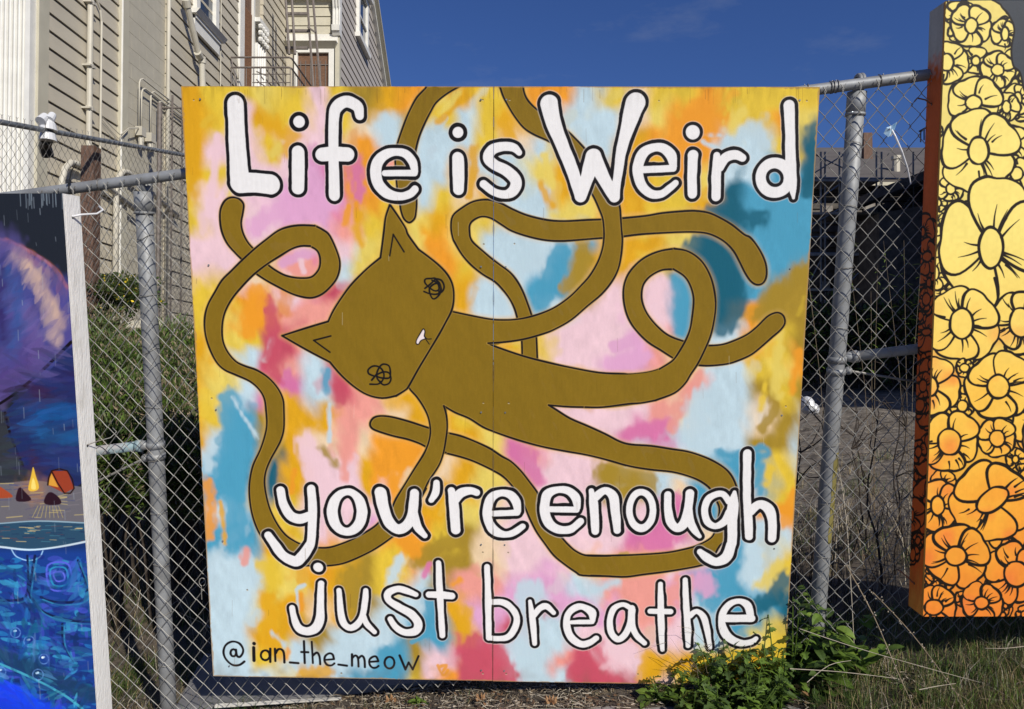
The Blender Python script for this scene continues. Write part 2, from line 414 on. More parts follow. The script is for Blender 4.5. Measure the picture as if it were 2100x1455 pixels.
GRID = """AYYCYPYGAOCAYYOOLYWYYOYYYY
AYPAYPYWLGYLYAYLLLWCOOYYOC
APPYPPWOLLLLYWLYLLAOOOLLYT
AYPPPMKOSLLALLCALAAYOCLLBT
YPPMMMKOYLYWALLAYAAYYATBBB
YPPPMMSYACACYLLCCOAYYTTBBB
PPPPMPPCYCOCLLLLBAAACTTBBB
PPPWSSLCYCOYLLLBGAAYTTTBBG
YYOOPKRRAAAALLBBGPPPBTTBGG
YCOOSSSRAAAALLBLPPPPBTGOGG
ACYRRSSAAAAAAYYPPPMSBLLOYG
ACLRSLRAAAAAAAWPPMMSWLLYCO
ACLKKLRSAAAAAAAAASSSSLLGYG
AYBGAASSWAAYCCPPPPPSWLLWGL
ALBGAWSWOOAACKSPPPKKLLLGGL
LBBTAPPAOOWACKPPPGLLLBBBYL
ABBTAPPAOWAACKPPPGGLWBBBYY
OLBCYPPPOAACWPPPPPPKKBBOOO
OBBAYPPMOOYGWPPPPPKKKWBLLO
LLSYCOAGYOGGWPPPWSSSPMBLYY
LLPYCAAGYLGSSMMMLSSSMBBLCT
LLWYAWAGLLBAMMLMMMSSMLBBTT
LLLAAGLLLBBAMRLLPPSPPLBCYA
LLLYLLLLBGPRRLLSRPPAAYYAYA
LLLLYALBBYORRRLLRRRPYAAAYA""".split('\n')

def paint_mural(corners, W=1640):
    c = Canvas(W, W, corners)
    tab = np.array([[lin(PAL[ch]) for ch in row] for row in GRID])
    tab[19:22, 2] = lin(PAL['L'])
    # ragged sprayed clouds of colour: the colour plan read through a twisted lookup
    h = w = W
    def dn(h, w, a, b, seed):      # noise sheared along the painter's slanting stroke
        n = vnoise(h, w+h//2+2, a, b, seed); i = np.arange(h); return n[i[:, None], (h//2-i//2)[:, None]*0+(h-1-i)[:, None]*0+(i//2)[:, None]+np.arange(w)[None, ::-1]]
    n1 = vnoise(h, w, 95, 70, 1); n2 = vnoise(h, w, 90, 80, 2); n3 = dn(h, w, 44, 24, 3); n4 = dn(h, w, 40, 30, 4); n5 = dn(h, w, 18, 8, 5); n6 = dn(h, w, 16, 9, 6)
    gx = (c.PX-400)/50 + n1*.42+n3*.16+n5*.03; gy = (c.PY-200)/50 + n2*.46+n4*.2+n6*.045 - n3*.08
    gx = np.clip(gx, 0, 24.999); gy = np.clip(gy, 0, 23.999)
    xi = gx.astype(int); yi = gy.astype(int)
    def sharp(t, k=1.2):
        t = np.clip((t-.5)*k+.5, 0, 1); return t*t*(3-2*t)
    fx = sharp(gx-xi)[..., None]; fy = sharp(gy-yi)[..., None]
    c.rgb[:] = (tab[yi, xi]*(1-fx)+tab[yi, xi+1]*fx)*(1-fy)+(tab[yi+1, xi]*(1-fx)+tab[yi+1, xi+1]*fx)*fy
    # tonal variation inside the sprayed fields, streaks of the roller
    v = 1+.06*dn(h, w, 60, 22, 8)+.05*vnoise(h, w, 22, 10, 9)+.025*vnoise(h, w, 5, 3, 10)
    c.rgb *= v[..., None]
    P = lambda k: lin(PAL[k])
    # single sprayed strokes
    S = [('O',[(728,376),(731,430),(733,452)],4.5,3),('O',[(714,425),(708,460)],6,4),('A',[(735,440),(733,470),(740,500)],8,7),
     ('A',[(900,250),(935,215),(955,200)],7,4),('C',[(905,232),(940,190)],6,5),('A',[(973,305),(970,360),(962,400)],9,6),
     ('A',[(1108,380),(1130,420)],8,7),('C',[(1120,320),(1130,380)],9,8),('L',[(1440,277),(1495,278)],3.5,3),('L',[(1440,290),(1500,320)],4,4),
     ('L',[(1490,300),(1540,265),(1570,300)],16,10),('T',[(1672,265),(1668,330),(1660,390)],20,10),('T',[(1500,430),(1460,440),(1560,450)],18,12),
     ('B',[(1620,420),(1600,470),(1640,520)],26,14),('T',[(1430,510),(1480,560),(1500,620),(1482,660)],30,9),
     ('G',[(1650,560),(1600,600),(1560,640)],22,12),('B',[(1395,570),(1398,640),(1400,680)],17,7),('P',[(1345,590),(1340,640),(1360,680)],13,8),
     ('B',[(1150,515),(1130,570),(1110,620)],20,7),('G',[(1195,500),(1190,550),(1160,590)],14,7),('L',[(1090,520),(1060,560)],22,12),
     ('R',[(548,620),(562,680),(560,740),(565,780)],16,9),('O',[(530,600),(515,650),(510,680)],18,9),('K',[(600,800),(590,770)],10,8),
     ('B',[(670,760),(668,800)],8,7),('R',[(700,770),(696,820)],13,8),('L',[(676,830),(676,905)],4,4),('B',[(470,820),(480,880),(476,960),(484,1060),(478,1110)],24,8),
     ('L',[(428,920),(430,960)],10,8),('L',[(475,815),(530,900)],2.5,5),('O',[(425,990),(432,1050),(428,1100)],11,8),('A',[(452,1030),(462,1115)],4,4),
     ('T',[(560,960),(553,1010)],9,5),('O',[(605,965),(596,1010)],5,4),('P',[(632,910),(640,960),(660,1010)],22,10),('G',[(660,920),(690,955)],7,8),
     ('S',[(712,900),(706,980)],8,7),('O',[(860,900),(830,960),(815,1000)],16,10),('W',[(842,965),(824,1000)],6,6),
     ('S',[(600,545),(640,560)],16,7),('M',[(580,540),(640,515)],10,5),('P',[(618,535),(622,558)],6,4),('M',[(520,470),(580,430),(680,420)],20,12),
     ('K',[(730,330),(735,400)],12,10),('P',[(448,280),(440,350),(430,440)],9,5),('A',[(385,200),(388,300),(392,400)],14,14),
     ('M',[(1260,710),(1300,695)],13,6),('M',[(1250,745),(1320,735)],15,7),('S',[(1430,770),(1400,830),(1350,850)],14,9),
     ('K',[(1290,890),(1330,880),(1365,870)],14,8),('S',[(1400,840),(1375,880)],9,8),('G',[(1570,800),(1590,830),(1565,878)],11,6),
     ('Y',[(1570,790),(1560,840)],6,6),('C',[(1600,690),(1590,790),(1596,810)],9,7),('O',[(1640,720),(1625,800)],7,7),
     ('B',[(1475,925),(1500,935),(1560,918),(1575,930),(1545,940)],7,5),('B',[(1560,960),(1560,1010)],10,6),('Y',[(1580,960),(1570,990)],7,7),
     ('L',[(1440,820),(1420,900)],26,14),('O',[(1625,1020),(1610,1070)],16,9),('K',[(1075,930),(1090,980)],24,12),('G',[(1240,970),(1320,980),(1330,1010)],20,8),
     ('K',[(1390,1030),(1370,1100),(1340,1115)],20,9),('G',[(1275,1138),(1285,1137)],6,3),('S',[(1330,1190),(1360,1230),(1400,1200)],24,13),
     ('L',[(1225,1210),(1260,1195)],11,8),('B',[(1500,1150),(1480,1200),(1460,1230)],26,12),('T',[(1605,1190),(1580,1230),(1545,1245)],18,9),
     ('C',[(1600,1160),(1560,1200)],12,9),('L',[(1550,1130),(1530,1180)],16,10),('M',[(1440,1190),(1450,1210)],18,9),
     ('R',[(975,1320),(970,1390)],24,7),('R',[(1050,1390),(1010,1330)],20,8),('L',[(1085,1210),(1080,1290),(1090,1390)],26,9),
     ('R',[(1180,1380),(1230,1395),(1270,1402)],18,9),('R',[(1200,1360),(1205,1395)],16,12),('P',[(1260,1330),(1300,1340)],20,10),
     ('A',[(1330,1350),(1325,1395)],18,9),('B',[(800,1350),(790,1380),(770,1400)],26,8),('B',[(845,1318),(875,1303)],4,2.5),
     ('B',[(880,1220),(885,1260),(870,1290)],14,7),('G',[(860,1150),(900,1120),(940,1110)],18,10),('G',[(720,1180),(715,1230)],24,10),
     ('L',[(612,1205),(625,1200)],4,3),('L',[(608,1210),(612,1250)],3,3),('O',[(617,1220),(618,1250)],5,4),('Y',[(540,1160),(560,1190)],16,9),
     ('A',[(550,1230),(555,1300),(570,1340)],18,10),('L',[(560,1300),(590,1330)],4,6),('O',[(590,1330),(588,1350)],5,4),('S',[(505,1130),(500,1155)],9,6),
     ('A',[(630,1385),(665,1378)],16,8),('L',[(820,1150),(800,1190)],12,8),('O',[(830,1110),(850,1130)],14,8),('O',[(942,1190),(930,1200)],6,5),
     ('O',[(898,1365),(905,1380),(915,1365),(900,1370),(910,1385),(918,1375)],3,2),('A',[(960,1250),(950,1290)],10,7),('K',[(880,1160),(872,1180)],6,5),
     ('C',[(480,330),(470,400)],5,6),('A',[(560,260),(600,290),(570,310)],18,14),('C',[(570,300),(560,320)],10,8),('L',[(790,240),(800,280)],12,9),
     ('A',[(1035,250),(1045,290)],16,9),('O',[(1450,220),(1420,260),(1470,250)],26,15),('C',[(1520,230),(1500,260)],14,10),('C',[(1270,190),(1250,210)],9,8)]
    r0 = np.random.default_rng(77)
    for i in range(240):
        x, y = r0.uniform(375, 1680), r0.uniform(180, 1400); u, v_ = happly(c.H, x+r0.uniform(-34, 34), y+r0.uniform(-34, 34))
        u = int(min(max(u, 0), w-1)); v_ = int(min(max(v_, 0), h-1)); L = r0.uniform(14, 46); a = r0.uniform(.7, 1.9)
        c.soft([(x, y), (x+math.cos(a)*L*.5+r0.uniform(-4, 4), y-math.sin(a)*L*.5), (x+math.cos(a)*L, y-math.sin(a)*L)], r0.uniform(4, 13), c.rgb[v_, u]*r0.uniform(.93, 1.07), r0.uniform(3, 10), r0.uniform(.3, .75), n=3, seed=i, rag=.6)
    for i, (k, pts, r, b) in enumerate(S): c.soft(pts, r, P(k)*(.96+.08*((i*7) % 5)/5), b, .88, seed=20+i, rag=.7)
    # ---- the cat: sprayed peach haze, then flat olive with a thin ink line
    el = []   # (fill, [ink lines])
    # tail behind everything
    t6o = Z("C 145,1213 B 1840,1220 1700,1225 1500,1235 1350,1225 1180,1185 1050,1130 950,1080 840,1050 720,1065 620,1120 540,1190 525,1290 540,1380 E 560,80 620,180 700,270 800,350 900,410 970,480 1030,560 1070,640 1095,722 1128,860 1136,960 1138,1048")
    t6i = Z("C 150,1372 B 1830,1380 1700,1390 1500,1405 1350,1400 1200,1370 1050,1320 960,1265 870,1210 790,1195 720,1225 685,1270 685,1340 E 692,35 720,80 800,150 870,210 950,270 1030,330 1090,400 1140,490 1180,590 1218,700 1250,820 1260,900 1268,1082")
    el.append((t6o+t6i[::-1], [t6o, t6i]))
    t6a = Z("C 120,1213 350,1190 500,1165 700,1148 800,1148 900,1165 1000,1210 1100,1270 1200,1350 F 1250,30 1305,95 1360,190 1390,280 1390,370 1360,425 1310,438 1260,410 1210,340 1160,240 1110,150 1040,75 950,20 850,-10 700,-16 500,-8 300,5 120,28")
    el.append((t6a, [t6a]))
    t1 = Z("B 325,60 300,95 230,170 170,280 120,400 60,580 45,700 50,800 62,960 85,1090 95,1150 120,1215 165,1247 208,1215 222,1160 228,1050 212,880 210,700 240,540 290,410 350,290 400,210 500,130 625,60")
    el.append((t1, [t1]))
    body = Z("E 500,600 530,666 700,703 860,733 1000,741 1160,722 1180,830 1160,905 1000,930 845,942 920,978 1050,1020 1140,1050 1350,1105 1550,1150 1800,1195 2000,1205 H 2280,-132 2350,-60 2100,118 1960,138 1800,148 1550,145 1370,132 1550,245 1700,310 1850,380 1980,445 I 400,470 570,482 750,510 870,528 980,560 1090,605 1190,665 1250,725 1290,800 1320,900 1330,1000 1320,1100 1290,1200 1240,1290 L 1160,120 1080,260 1000,290 900,312 700,345 500,370 350,390 200,385 50,378 K 1900,385 1660,378 1600,350 1500,280 1410,205 1330,100 1260,0 H 1200,1100 1150,980 1090,880 1030,800 960,735 860,680 720,615 600,575 465,540 400,540 480,375 495,372 600,395 720,440 860,505 960,570 1040,615 1120,690 1200,790 1280,905 1290,1000 1330,1080 1400,1190 1480,1285 K 1530,110 1600,170 1700,208 1900,210 2100,208 L 350,205 500,200 700,175 900,130 1000,95 I 1060,1290 1110,1235 1145,1110 1155,1020 1130,950 1080,855 1000,790 900,745 750,705 560,685 380,655 180,600 0,565 H 1500,525 1300,485 1100,430 910,365 800,320 680,245 560,195 465,140 H 400,160 330,150 175,0 E 160,1310 300,1000")
    el.append((body, []))
    bl = [Z("H 463,138 560,195 680,245 800,320 910,365 1100,430 1300,485 1500,525 1700,560 1900,610 2030,650 I 180,600 380,655 560,685 750,705 900,745 1000,790 1080,855 1130,950 1155,1020 1145,1110 1110,1235 1060,1290 960,1340 880,1365 700,1400 450,1418 L 300,205 200,208 100,210 0,205 K 1900,210 1700,208 1600,170 1530,110 1480,55 H 1400,1190 1330,1080 1290,1000 1280,905 1200,790 1120,690 1040,615 960,570 860,505 720,440 600,395 480,368"),
          Z("H 2200,100 2100,118 1960,138 1800,148 1550,145 1365,130"),
          Z("H 1365,130 1430,170 1550,245 1700,310 1850,378 1980,445 I 400,470 570,482 750,510 870,528 980,560 1090,605 1190,665 1250,725 1290,800 1320,900 1330,1000 1320,1100 1290,1200 1240,1290 L 1160,120 1080,260 1000,290 900,312 700,345 500,370 350,390 200,385 50,378 K 1900,385 1660,378 1600,350 1500,280 1410,205 1330,100 1260,0 H 1200,1100 1150,980 1090,880 1030,800 960,735 860,680 720,615 600,575 460,540"),
          Z("E 843,941 920,975 1140,1050 1350,1105 1550,1150 1800,1195 2000,1205 F 220,1210 360,1195 470,1165 560,1110 600,1075")]
    el.append((None, bl))
    # foot end lying left of the arm
    ft = Z("H 480,540 345,495 G 1995,492 1930,460 1830,425 1700,395 1560,350 1515,320 1510,280 1540,240 1600,225 1700,235 1850,275 2010,327 H 495,372")
    el.append((ft, [ft]))
    # right arm from the top edge down to the shoulder
    t2l = Z("B 935,40 970,150 1010,230 1070,330 1150,430 1240,490 1380,555 1500,650 1620,800 1720,970 1760,1040 1800,1130 1830,1210 1840,1290 E 1842,0 1840,50 1828,130 1790,240 1720,360 1640,450 1550,540 1440,620 1340,670 1220,710 1100,735 980,742 860,735 700,705 535,670")
    t2r = Z("B 1140,40 1155,130 1190,200 1265,275 1400,370 1520,455 1600,530 1670,605 1800,750 1930,960 1975,1100 1985,1200 1992,1300 E 1996,0 2000,60 1990,180 1965,300 1910,410 1820,520 1700,620 1560,740 1420,820 1320,860 1160,905 1000,930 845,942")
    el.append((t2l+t2r[::-1], [t2l, t2r]))
    # leg that loops: the part underneath, then the part on top
    un = Z("F 600,128 490,145 380,185 290,245 210,335 170,430 160,530 175,640 210,740 270,830 370,930 480,1000 600,1075 700,1115 800,1130 900,1135 1050,1120 1150,1090 1260,1040 1350,970 1440,890 1510,830 1550,770 1540,710 1500,680 1450,685 1390,720 1310,800 1220,870 1100,925 1000,955 875,962 780,950 690,928 580,890 500,840 410,750 350,660 318,560 325,460 360,395 420,345 500,310 590,305")
    el.append((un, [un]))
    ovr_in = Z("F 590,303 680,360 730,430 760,520 765,600 752,720 735,820 700,910 650,1000 600,1075 560,1110 470,1165")
    ovr_out = Z("F 598,128 700,145 790,195 860,270 915,380 945,500 955,620 940,750 910,880 860,1000 800,1120 740,1210 690,1290 600,1370 450,1428 I 600,90 480,112 370,120 150,148 0,148")
    el.append((Z("F 500,230 590,303 680,360 730,430 760,520 765,600 752,720 735,820 700,910 650,1000 600,1075 560,1110 470,1165 360,1195 220,1210 0,1240 0,1480 202,1464 312,1456 450,1428 600,1370 690,1290 740,1210 800,1120 860,1000 910,880 940,750 955,620 945,500 915,380 860,270 790,195 700,145 600,128"), [ovr_in, ovr_out]))
    # left arm
    und = Z("D 1200,-69 1270,-34 1330,20 1400,180 1415,280 1390,380 1330,460 1260,520 1180,550 1100,545 1000,515 880,455 780,400 690,340 630,285 575,225 520,170 450,90 405,0 385,-94 385,-194 410,-264 450,-304 500,-314 550,-299 585,-254 580,-184 565,-94 580,-10 620,70 675,135 730,200 800,270 870,320 950,360 1050,380 1150,378 1200,350 1240,290 1245,210 1220,145 1160,105")
    el.append((und, [und]))
    arm_out = Z("D 1200,-69 1080,-74 970,-59 880,-24 780,50 680,130 570,230 480,320 400,400 340,500 280,610 252,720 255,850 290,980 350,1100 420,1170 520,1215 640,1270 720,1340 765,1420 G 612,180 618,300 600,400 560,520 500,650 472,780 468,900 485,1040 520,1160 570,1260 J 640,120 760,230 900,290 1000,296 1110,298 1240,285 1350,250 1500,180 1600,120 1690,55 G 1780,1200 1850,1120 1910,1000 1990,850 H 285,890 330,790 390,700 430,630 460,540 480,430 492,320 485,220 463,138")
    arm_in = Z("D 1160,105 1080,105 1000,130 900,190 790,260 680,345 590,435 500,540 440,640 410,730 400,830 410,930 450,1020 520,1100 600,1140 700,1175 800,1240 880,1330 925,1425 G 765,180 765,330 740,430 700,510 650,600 610,700 598,800 615,920 650,1040 710,1160 780,1250 860,1305 930,1335 1040,1358 1150,1358 1250,1330 1360,1285 1480,1220 1560,1165 1630,1090 1690,1030 1730,940 1810,810 H 210,680 280,570 315,500 340,420 347,340 330,240 290,150 230,60 175,0 E 160,1310")
    el.append((arm_out+arm_in[::-1], [arm_out, arm_in]))
    head = Z("D 1900,1395 1980,1345 2010,1310 E 240,1170 330,1020 420,870 480,760 530,660 548,560 540,450 500,360 430,280 340,205 245,135")
    headL = Z("E 245,135 190,60 150,0 B 130,1290 60,1180 0,1095")
    ear = Z("A 1845,1095 1810,1200 1795,1320 1780,1440 D 1765,205")
    left = Z("D 1765,205 1650,300 1520,430 1430,550 1360,660 1315,755")
    ear2a = Z("D 1315,755 1130,810 918,878"); ear2b = Z("D 918,878 1130,1000 1330,1105")
    low = Z("D 1330,1105 1420,1210 1530,1310 1650,1385 1780,1415 1900,1395")
    hp = []
    for q in (head, headL, ear, left, ear2a, ear2b, low): hp += [tuple(a) for a in spline(q, 5)]
    el.append((hp, [head, headL, ear, left, ear2a, ear2b, low]))
    # peach spray halo around the silhouette
    for (fl, ln) in el:
        for q in ([fl] if fl else []) :
            Q = spline(q, 2, True)
            f = c.field([np.column_stack([Q, np.full(len(Q), 4.)])], 24)
            x0, y0, x1, y1, D = f
            m = np.clip(1-D/(8*1.3), 0, 1)**1.2*(.55+.45*vnoise(y1-y0, x1-x0, 60, 60, 31))
            c.blend((x0, y0, x1, y1), m*.38, lin((240, 196, 128)))
    before = c.rgb.copy(); cover = np.zeros((h, w))
    tone = (1+.045*dn(h, w, 70, 26, 61)+.035*vnoise(h, w, 16, 5, 62)+.02*vnoise(h, w, 3, 3, 63))[..., None]
    thin = np.clip((dn(h, w, 34, 12, 64)-.62)*2.2, 0, .012)[..., None]
    oliv = OLIVE*tone*(1-thin)+before*thin
    for k, (fl, ln) in enumerate(el):
        if fl:
            win, Mk = c.polymask(spline(fl, 4, True) if k != len(el)-1 else fl); x0, y0, x1, y1 = win; mm = Mk[..., None]
            c.rgb[y0:y1, x0:x1] = c.rgb[y0:y1, x0:x1]*(1-mm)+oliv[y0:y1, x0:x1]*mm
        for q in ln: c.line(q, 6.4, lin((176, 140, 62)), n=4, alpha=.8)
        for q in ln: c.line(q, 4.1, INK, n=4)
    for q in (Z("D 1845,190 1875,5"), Z("D 1875,5 1968,155"), Z("D 1337,880 1190,918"), Z("D 1190,918 1330,1020")): c.line(q, 3.4, INK)
    for q in (Z("D 1710,1225 1665,1205 1660,1170 1700,1140 1750,1145 1785,1180 1795,1230 1770,1275 1735,1240 1740,1180 1780,1125 1835,1135 1850,1185 1845,1235 1810,1245 1750,1235 1735,1215 1790,1190 1840,1200 1855,1250 1835,1290 1790,1300 1755,1270"),
              Z("D 1675,1295 1740,1295 1775,1275"), Z("D 1690,1260 1735,1205"),
              Z("E 300,470 350,430 390,385 350,385 305,390 300,420 330,455 380,490 420,480 410,430 375,435 340,470 345,520 370,560 405,545 435,500 430,430 390,390 440,400 465,450 450,495 400,520 340,515 292,497"),
              Z("E 360,400 420,430 440,480 420,500")): c.line(q, 3.6, INK, n=5)
    nose = Z("E 285,820 300,840 295,880 303,902 265,920 245,950 225,945 228,915 255,865")
    c.fill(nose, lin((240, 226, 226))); c.line(nose, 2.2, INK, closed=True)
    c.line(Z("E 295,880 318,905 355,905"), 2.2, INK); c.line(Z("E 305,905 337,950"), 2.2, INK)
    # ---- lettering
    U = 7.2
    c.letter([Z("A 518,225,72 530,560,74 555,905,86"), Z("A 555,905,86 690,905,84 815,918,84")], U)
    c.letter([Z("A 1055,640,55 1055,800,57 1055,950,54")], U); c.letter([Z("A 1062,378,50 1063,379,50")], 8.6)
    c.letter([Z("A 1585,325,38 1565,245,48 1470,205,50 1390,250,52 1365,340,46 1360,600,44 1368,1015,48"), Z("A 1262,660,58 1370,655,62 1480,660,60")], U)
    c.letter([Z("A 1800,822,25 2060,820,27"), Z("A 2062,805,28 2040,720,38 1980,655,35 1890,640,33 1800,665,42 1740,730,48 1725,820,50 1750,920,48 1830,1000,45 1940,1022,36 2020,1000,35 2062,962,34")], U)
    c.letter([Z("B 585,690,50 588,820,52 588,962,48")], U); c.letter([Z("B 583,470,46 584,471,46")], 8.6)
    c.letter([Z("B 1112,645,28 1060,600,38 970,592,40 880,620,44 845,690,46 900,750,44 1000,800,47 1080,880,50 1070,960,48 1000,1005,38 900,985,34 805,915,34")], U)
    c.letter([Z("B 1370,225,78 1410,400,66 1490,600,56 1570,800,54 1640,1020,52"), Z("B 1640,1020,52 1700,850,58 1750,680,68"), Z("B 1750,680,68 1830,850,58 1930,1025,48"), Z("B 1930,1025,48 1950,900,38 C 120,790,40 150,600,46 205,400,62 265,215,84")], U)
    c.letter([Z("C 330,793,29 590,780,31"), Z("C 592,762,32 570,670,46 510,612,42 430,602,36 340,640,45 292,730,46 287,830,44 320,930,42 400,1000,38 490,1000,33 560,950,30 610,905,27")], U)
    c.letter([Z("C 760,670,46 752,830,42 755,1000,42")], U); c.letter([Z("C 757,470,60 758,471,60")], 7)
    c.letter([Z("C 965,670,28 960,850,42 958,1025,38"), Z("C 985,770,40 1040,690,42 1120,665,40 1185,690,34")], U)
    c.letter([Z("C 1585,240,48 1595,450,44 1600,700,46 1612,900,42 1625,1035,12"), oval('C', 1464, 862, 122, 128, 46)], U)
    V = 6.6
    c.letter([Z("G 735,865,36 760,980,38 820,1080,42 900,1112,44 985,1085,38"), Z("G 1000,850,34 1012,1000,38 1010,1150,38 1000,1300,36 J 975,140,42 920,220,46 860,258,46 760,210,42 690,120,40 630,35,34")], V)
    c.letter([oval('G', 1310, 1050, 128, 172, 47, rt=30, rb=36)], V)
    c.letter([Z("G 1598,885,50 1620,1000,48 1665,1130,46 1740,1198,44 1820,1170,44 1870,1080,42 1890,890,38"), Z("G 1880,1060,38 1915,1180,36 1978,1255,24")], V)
    c.letter([Z("H 400,800,28 392,880,32 355,948,24")], V)
    c.letter([Z("H 528,870,30 550,1000,42 565,1205,40"), Z("H 560,950,36 610,890,40 690,870,33 745,885,30")], V)
    c.letter([Z("H 880,1065,25 1095,1055,26"), Z("H 1100,1040,28 1085,960,38 1030,900,36 950,888,30 872,930,38 838,1030,38 845,1120,38 890,1205,42 975,1242,30 1060,1230,30 1142,1175,27")], V)
    c.letter([Z("H 1375,1027,25 1605,1030,28"), Z("H 1612,1012,28 1600,930,38 1540,872,34 1450,858,30 1362,892,40 1332,980,40 1336,1070,42 1380,1160,42 1470,1205,36 1560,1195,34 1640,1130,30")], V)
    c.letter([Z("H 1732,868,22 1755,1000,38 1767,1215,32"), Z("H 1770,920,36 1850,866,32 1920,915,40 1940,1050,40 1955,1208,32")], V)
    c.letter([oval('I', 482, 1034, 102, 156, 27, rt=28, rb=33)], V)
    c.letter([Z("I 710,900,30 714,1030,32 738,1140,38 790,1187,36 850,1150,42 885,1030,36 900,890,36"), Z("I 888,1030,36 900,1130,38 940,1205,30 985,1260,18")], V)
    c.letter([Z("I 1235,960,26 1190,900,28 1130,898,28 1060,940,30 1028,1030,28 1050,1130,30 1120,1172,26 1200,1130,34 1240,1050,30"), Z("I 1285,880,16 1272,1000,46 1265,1150,42 1265,1300,40 L 1255,120,42 1215,220,45 1130,262,38 1050,225,38 990,175,27")], V)
    c.letter([Z("I 1395,545,36 1392,900,33 1405,1130,36 1410,1262,34"), Z("I 1425,1040,40 1500,985,36 1580,1025,42 1610,1130,38 1608,1278,34")], V)
    X = 5.6
    c.letter([Z("J 1060,312,40 1061,312,40")], 6); c.letter([Z("J 1085,450,27 1080,620,30 1075,760,38 1030,840,40 960,862,36 890,830,34 850,740,27 835,658,24")], X)
    c.letter([Z("J 1240,510,22 1250,650,26 1275,780,30 1330,832,28 1390,810,28 1440,730,26 1465,600,26 1470,510,22"), Z("J 1450,730,24 1480,800,24 1545,868,20")], X)
    c.letter([Z("J 1902,545,20 1820,512,30 1740,497,28 1667,530,30 1665,590,30 1750,650,32 1860,712,35 1920,790,35 1900,858,36 1810,872,30 1730,828,28 1682,755,23")], X)
    c.letter([Z("K 418,272,22 425,500,28 438,700,27 450,898,24"), Z("K 335,545,28 430,548,32 530,557,30")], X)
    c.letter([Z("K 835,305,24 845,600,27 848,920,24"), Z("K 870,610,22 960,608,28 1040,655,28 1090,740,27 1070,840,28 1000,915,26 855,920,22")], X)
    c.letter([Z("K 1205,600,16 1225,750,27 1245,965,20"), Z("K 1235,725,24 1290,660,26 1350,645,26 1408,700,20")], X)
    c.letter([Z("K 1560,780,17 1740,778,20"), Z("K 1745,765,22 1735,695,35 1660,648,26 1590,658,30 1530,720,28 1522,820,30 1560,910,32 1640,968,31 1720,955,28 1775,918,24")], X)
    c.letter([Z("L 410,675,22 330,628,20 250,660,24 212,760,24 225,870,28 280,928,28 340,890,27 385,800,27 402,680,30"), Z("L 402,660,26 405,800,27 440,890,25 510,960,22")], X)
    c.letter([Z("L 648,452,20 650,650,27 655,850,28 665,1018,18"), Z("L 560,685,22 735,690,24")], X)
    c.letter([Z("L 860,415,22 870,650,27 885,850,28 885,983,22"), Z("L 900,725,26 960,688,22 1020,740,27 1050,850,26 1075,1000,17")], X)
    c.letter([Z("L 1200,748,34 1430,748,33"), Z("L 1425,735,28 1400,640,34 1330,600,24 1250,622,28 1190,690,30 1175,780,30 1200,870,36 1260,930,36 1350,962,28 1430,950,26 1470,922,20")], X)
    w = 4.6
    c.line(Z("J 425,1122 380,1152 320,1150 265,1100 245,1040 265,980 320,950 380,965 412,1010 410,1050 385,1082 360,1070 352,1020"), w, INK)
    c.line([p[:2] for p in oval('J', 330, 1047, 24, 30, 0)], w, INK)
    for q in ("J 508,967 509,968", "J 505,1002 508,1113", "J 648,1012 648,1125", "J 688,1012 692,1118", "J 695,1050 715,1018 745,1018 765,1050 770,1130", "J 818,1130 890,1136",
              "J 938,947 945,1135", "J 915,1040 975,1042", "J 1005,952 1015,1135", "J 1015,1070 1050,1045 1072,1080 1078,1145", "J 1118,1108 1196,1102", "J 1196,1100 1185,1062 1155,1052 1122,1075 1115,1115 1138,1150 1175,1155 1200,1138",
              "J 1235,1148 1308,1158", "J 1352,1060 1352,1158", "J 1354,1092 1380,1070 1403,1092 1408,1165", "J 1408,1095 1436,1073 1458,1100 1463,1170", "J 1500,1125 1578,1120", "J 1578,1115 1560,1080 1530,1082 1502,1108 1505,1150 1530,1175 1560,1174 1580,1160",
              "J 1762,1070 1812,1190", "J 1812,1190 1840,1130", "J 1840,1130 1875,1190", "J 1875,1190 1925,1075"):
        c.line(Z(q), w*(1.5 if q.startswith("J 505,1002") or q.startswith("J 508") else 1), INK)
    c.line([p[:2] for p in oval('J', 605, 1068, 38, 42, 0)], w, INK)
    c.line([p[:2] for p in oval('J', 1675, 1132, 42, 50, 0)], w, INK)
    # wear: splits in the face veneer near the top edge and drip marks
    r = np.random.default_rng(3)
    for i in range(150):
        x = r.uniform(375, 1680); y = 178+r.uniform(0, 8) if r.random() < .55 else r.uniform(180, 1380)
        L = r.uniform(6, 34)
        c.line([(x, y), (x+r.uniform(-.6, .6), y+L)], r.uniform(.5, 1.3), lin((120, 88, 40)), alpha=r.uniform(.15, .6))
    for i in range(16):
        x = r.uniform(385, 1650); y = r.uniform(200, 1380)
        c.line([(x, y), (x+r.uniform(-1, 1), y+r.uniform(8, 40))], r.uniform(.5, 1.2), lin((250, 240, 215)), alpha=r.uniform(.1, .35))
    # weathered borders: bare veneer, grime and chips along the edges and the seam
    w = h = W; yy, xx = np.mgrid[0:h, 0:w]; seam = (1018-371)/(1681-371)*w
    de = np.minimum(np.minimum(xx, w-1-xx), np.minimum(yy, h-1-yy)).astype(float)
    e1 = np.clip((3.2+5*np.abs(vnoise(h, w, 14, 14, 91))*vnoise(h, w, 60, 60, 92)-de)/2, 0, 1)[..., None]
    c.rgb = c.rgb*(1-e1*.75)+lin((176, 140, 88))*e1*.75
    ds = np.abs(xx-seam); e2 = np.clip((2.2+2.5*vnoise(h, w, 30, 6, 93)-ds)/1.5, 0, 1)[..., None]
    c.rgb = c.rgb*(1-e2*.4)+lin((96, 78, 56))*e2*.4
    top = np.clip(1-yy/70., 0, 1)*np.clip(.3+vnoise(h, w, 40, 9, 94), 0, 1)
